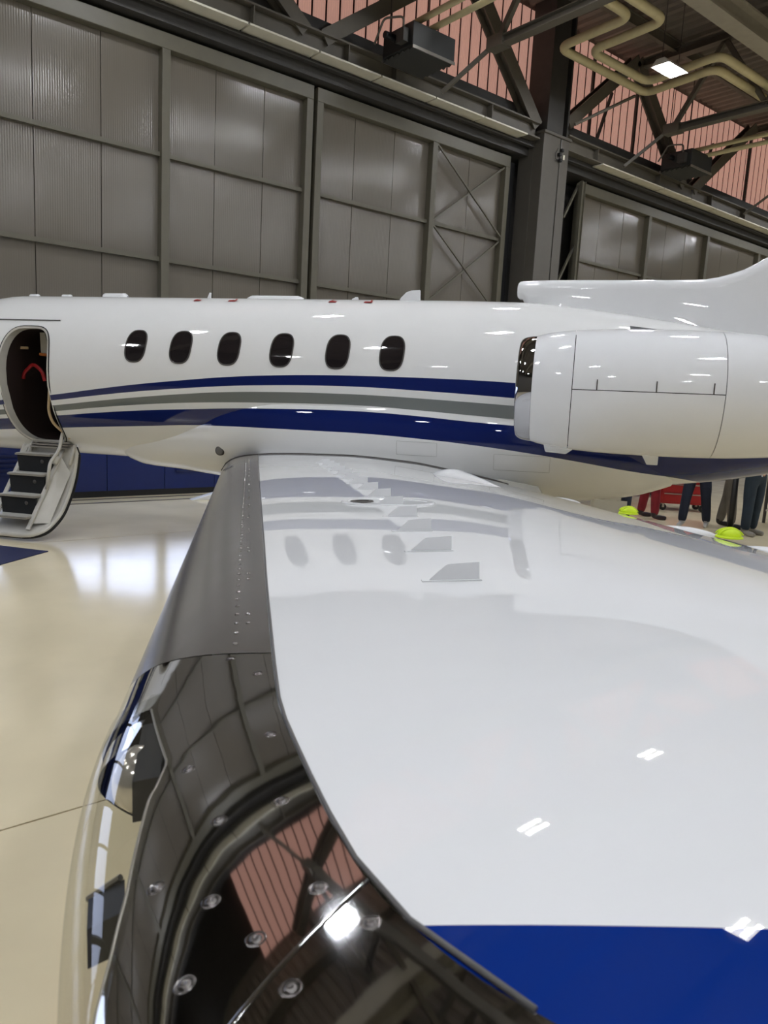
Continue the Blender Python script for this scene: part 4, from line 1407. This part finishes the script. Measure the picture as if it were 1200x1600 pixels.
# people beyond the tail
SEG = {'trouser': 0, 'shirt': 1, 'skin': 2, 'shoe': 3, 'hair': 4}
def person(loc, rz, trouser, shirt, shoe, hair, label, stance=(0.12, 0.0), bend=0.0, height=1.75, arms=0.25):
    """one continuous skinned figure; stance = (half gap between feet, fore-aft step)"""
    k_ = height / 1.75
    gap, step = stance
    V, E_, R_, LB = [], [], [], []
    def add(p, r, par, lb):
        V.append(Vector(p) * k_); R_.append((r * k_ if not isinstance(r, tuple) else (r[0] * k_, r[1] * k_)))
        LB.append(lb)
        if par is not None: E_.append((par, len(V) - 1))
        return len(V) - 1
    hip = add((0, 0, 0.95), (0.155, 0.115), None, 'trouser')
    waist = add((0, 0.0, 1.08), (0.145, 0.105), hip, 'shirt')
    chest = add((0, 0.02, 1.30), (0.17, 0.12), waist, 'shirt')
    sh = add((0, 0.01, 1.44), (0.12, 0.085), chest, 'shirt')
    neck = add((0, 0.02, 1.52), 0.055, sh, 'skin')
    chin = add((0, 0.05, 1.585), (0.065, 0.075), neck, 'skin')
    face = add((0, 0.045, 1.655), (0.078, 0.095), chin, 'skin')
    crown = add((0, 0.025, 1.715), (0.072, 0.085), face, 'hair')
    for sd in (-1, 1):
        f = step * sd
        hj = add((sd * 0.10, 0.0, 0.88), 0.105, hip, 'trouser')
        th = add((sd * (0.10 + (gap - 0.10) * .35), f * 0.25 + bend * .3, 0.68), 0.102, hj, 'trouser')
        kn = add((sd * (0.10 + (gap - 0.10) * .6), f * 0.5 + bend * .6, 0.49), 0.086, th, 'trouser')
        cf = add((sd * (0.10 + (gap - 0.10) * .8), f * 0.75 + bend * .3 - 0.01, 0.32), 0.082, kn, 'trouser')
        an = add((sd * gap, f - 0.02, 0.10), 0.074, cf, 'trouser')
        hl = add((sd * gap, f - 0.045, 0.045), 0.042, an, 'shoe')
        ba = add((sd * (gap + 0.015), f + 0.10, 0.036), (0.045, 0.034), hl, 'shoe')
        to = add((sd * (gap + 0.02), f + 0.19, 0.030), (0.036, 0.027), ba, 'shoe')
        s1 = add((sd * 0.185, 0.01, 1.415), 0.062, sh, 'shirt')
        el = add((sd * 0.25, -0.02, 1.13), 0.046, s1, 'shirt')
        wr = add((sd * 0.24, 0.02 + arms * .6, 0.95 + arms * 0.6), 0.032, el, 'skin')
        pm = add((sd * 0.225, 0.05 + arms * .8, 0.88 + arms * 0.75), (0.038, 0.018), wr, 'skin')
        for q, (dx, L) in enumerate(((-0.028, 0.070), (-0.010, 0.082), (0.010, 0.078), (0.027, 0.062))):
            f1 = add((sd * 0.225 + dx * 0.9, 0.062 + arms * .85, 0.835 + arms * .8), 0.0095, pm, 'skin')
            f2 = add((sd * 0.225 + dx, 0.085 + arms * .9, 0.835 - L * 0.75 + arms * .8), 0.008, f1, 'skin')
        tb = add((sd * 0.185, 0.075 + arms * .82, 0.865 + arms * .78), 0.011, pm, 'skin')
        add((sd * 0.172, 0.095 + arms * .85, 0.835 + arms * .8), 0.009, tb, 'skin')
    me = bpy.data.meshes.new('tmp_person')
    me.from_pydata([tuple(v) for v in V], E_, [])
    ob = bpy.data.objects.new('tmp_person', me)
    COL.objects.link(ob)
    md = ob.modifiers.new('skin', 'SKIN'); md.use_smooth_shade = True
    for i, sv in enumerate(me.skin_vertices[0].data):
        r = R_[i]
        sv.radius = r if isinstance(r, tuple) else (r, r)
        sv.use_root = (i == 0)
    ss = ob.modifiers.new('sub', 'SUBSURF'); ss.levels = 2; ss.render_levels = 2
    bpy.context.view_layer.update()
    ev = ob.evaluated_get(bpy.context.evaluated_depsgraph_get())
    nm = bpy.data.meshes.new_from_object(ev)
    bpy.data.objects.remove(ob)
    cols = [mat('trouser_cloth', trouser, rough=0.8, var=0.15, bump=0.2, bscale=60), mat('shirt_cloth', shirt, rough=0.8, var=0.1, bump=0.2, bscale=60), m_skin,
            mat('shoe_leather', shoe, rough=0.5), mat('hair_colour', hair, rough=0.7)]
    nm.materials.clear()
    for c in cols: nm.materials.append(c)
    Va = np.array([tuple(v) for v in V])
    segs = [(Va[a], Va[b], LB[b]) for a, b in E_]
    cen = np.zeros(len(nm.polygons) * 3); nm.polygons.foreach_get('center', cen); cen = cen.reshape(-1, 3)
    dist = []
    for (a, b, l_) in segs:
        ab = b - a
        t = np.clip(((cen - a) @ ab) / (ab @ ab), 0, 1)
        dist.append(np.linalg.norm(cen - a - t[:, None] * ab, axis=1))
    near = np.argmin(np.array(dist), axis=0)
    ids = []
    for c, q in zip(cen, near):
        lb = segs[q][2]
        if lb == 'hair' or (lb == 'skin' and c[2] > 1.62 * k_ and c[1] < 0.03 * k_): lb = 'hair'
        if c[2] < 0.085 * k_: lb = 'shoe'
        ids.append(SEG[lb])
    nm.polygons.foreach_set('material_index', ids)
    nm.polygons.foreach_set('use_smooth', [True] * len(ids))
    zmin = min(v.co.z for v in nm.vertices)
    for v in nm.vertices: v.co.z -= zmin
    e = bpy.data.objects.new('person', nm)
    COL.objects.link(e)
    e.location = loc; e.rotation_euler = (0, 0, rz)
    tag(e, label, 'person')
    # nose and eyes as small features of the head
    nz = -zmin
    MB().add([(-.014, .125, 1.63), (.014, .125, 1.63), (0, .158, 1.632), (0, .128, 1.672)], [(0, 1, 2), (0, 2, 3), (1, 3, 2), (0, 3, 1)]).build('nose', m_skin, e, fix=True).location.z = nz
    for sd in (-1, 1):
        MB().lathe([(0, -.009), (.009, 0), (0, .009)], 'z', (sd * .03, .128, 1.672 + nz), 8).build('eye', m_black, e, smooth=True)
        MB().lathe([(0, -.03), (.012, -.015), (.014, .012), (0, .026)], 'z', (sd * .088, .03, 1.652 + nz), 8).build('ear', m_skin, e, smooth=True)
    MB().beam((-.022, .128, 1.602 + nz), (.022, .128, 1.602 + nz), .008, .006).build('mouth', m_redmark, e)
    return e
person((10.12, 6.62, 0), 2.4, (30, 40, 62), (60, 70, 90), (24, 22, 22), (50, 38, 30), 'person in dark navy jeans, leftmost below the tail', (0.11, 0.02))
person((11.85, 7.14, 0), -2.2, (128, 22, 36), (132, 24, 36), (40, 26, 34), (70, 56, 46), 'person in red work trousers below the tail', (0.16, 0.06))
person((11.82, 6.28, 0), 1.9, (22, 30, 50), (40, 48, 70), (200, 200, 200), (34, 30, 28), 'person in navy trousers standing with feet apart', (0.17, 0.12), bend=0.05)
person((12.35, 5.98, 0), -2.8, (112, 106, 96), (150, 146, 140), (24, 22, 22), (60, 44, 34), 'person in grey khaki trousers behind the black post', (0.09, 0.10))
person((11.98, 5.42, 0), 2.9, (34, 48, 62), (190, 196, 200), (150, 146, 140), (120, 110, 100), 'person in dark teal jeans, rightmost below the tail', (0.13, 0.04))

# black barrier post
bpst = empty('barrier_post', (11.82, 5.66, 0)); tag(bpst, 'slim black post standing beside the teal jeans', 'post')
MB().tube([(0, 0, 0.02), (0, 0, 1.05)], 0.045, 14).build('pole', m_black, bpst, smooth=True)
MB().lathe([(0.0, 0.0), (0.17, 0.0), (0.17, 0.015), (0.05, 0.04), (0, 0.04)], 'z', (0, 0, 0), 24).build('base', m_black, bpst)
MB().lathe([(0.05, 1.02), (0.055, 1.04), (0.05, 1.09), (0, 1.10)], 'z', (0, 0, 0), 16).build('head', m_black, bpst)

# red tool chests
def chest(loc, rz, w, h, label, nd=4):
    e = empty('tool_chest', loc, rz); tag(e, label, 'tool chest')
    MB().box((-w / 2, -0.25, 0.14), (w / 2, 0.25, h)).build('body', m_red, e, bevel=0.012)
    dh = (h - 0.22) / nd
    for i in range(nd):
        d = MB().box((-w / 2 + 0.03, -0.265, 0.18 + i * dh), (w / 2 - 0.03, -0.25, 0.18 + (i + 1) * dh - 0.012)).build('drawer', m_red, e, bevel=0.004)
        MB().box((-w / 2 + 0.06, -0.28, 0.18 + (i + 1) * dh - 0.04), (w / 2 - 0.06, -0.265, 0.18 + (i + 1) * dh - 0.022)).build('handle', m_alu, d)
    MB().box((-w / 2, -0.25, h), (w / 2, 0.25, h + 0.02)).build('top_mat', m_rubber, e)
    for sx in (-1, 1):
        for sy in (-1, 1):
            MB().lathe([(0.0, -.02), (0.065, -.02), (0.065, .02), (0, .02)], 'y', (sx * (w / 2 - .08), sy * .18, 0.065), 14).build('caster', m_black, e)
            MB().box((sx * (w / 2 - .08) - .02, sy * .18 - .03, 0.06), (sx * (w / 2 - .08) + .02, sy * .18 + .03, 0.14)).build('caster_fork', m_alu, e)
chest((13.5, 7.5, 0), -0.75, 0.9, 0.95, 'red tool chest on casters behind the navy trousers')
chest((14.6, 9.3, 0), -0.75, 1.2, 1.0, 'wide red tool chest on casters, furthest back under the tail', 5)
# grey-legged work table at the right edge
tb = empty('work_table', (13.9, 5.2, 0), -0.7); tag(tb, 'metal work table at the right edge under the tail', 'table')
MB().box((-0.75, -0.4, 0.86), (0.75, 0.4, 0.90)).build('table_top', m_greypaint, tb, bevel=0.006)
for sx in (-0.7, 0.7):
    for sy in (-0.35, 0.35):
        MB().box((sx - .02, sy - .02, 0), (sx + .02, sy + .02, 0.86)).build('leg', m_darksteel, tb)
MB().box((-0.7, -0.36, 0.22), (0.7, 0.36, 0.25)).build('lower_shelf', m_greypaint, tb)

# white wheel chock peeking out past the leading edge
ck = MB().add([(-.30, -.08, 0), (.16, -.08, 0), (.16, .08, 0), (-.30, .08, 0), (.12, -.08, .12), (.16, -.08, .12), (.16, .08, .12), (.12, .08, .12)],
              [(0, 3, 2, 1), (0, 1, 5, 4), (3, 7, 6, 2), (1, 2, 6, 5), (4, 5, 6, 7), (0, 4, 7, 3)]).build('wheel_chock', m_white, None, bevel=0.01, fix=True)
ck.location = (5.52, 11.5, 0); ck.rotation_euler = (0, 0, -0.15)
tag(ck, 'white wedge on the floor beside the wing leading edge', 'chock')
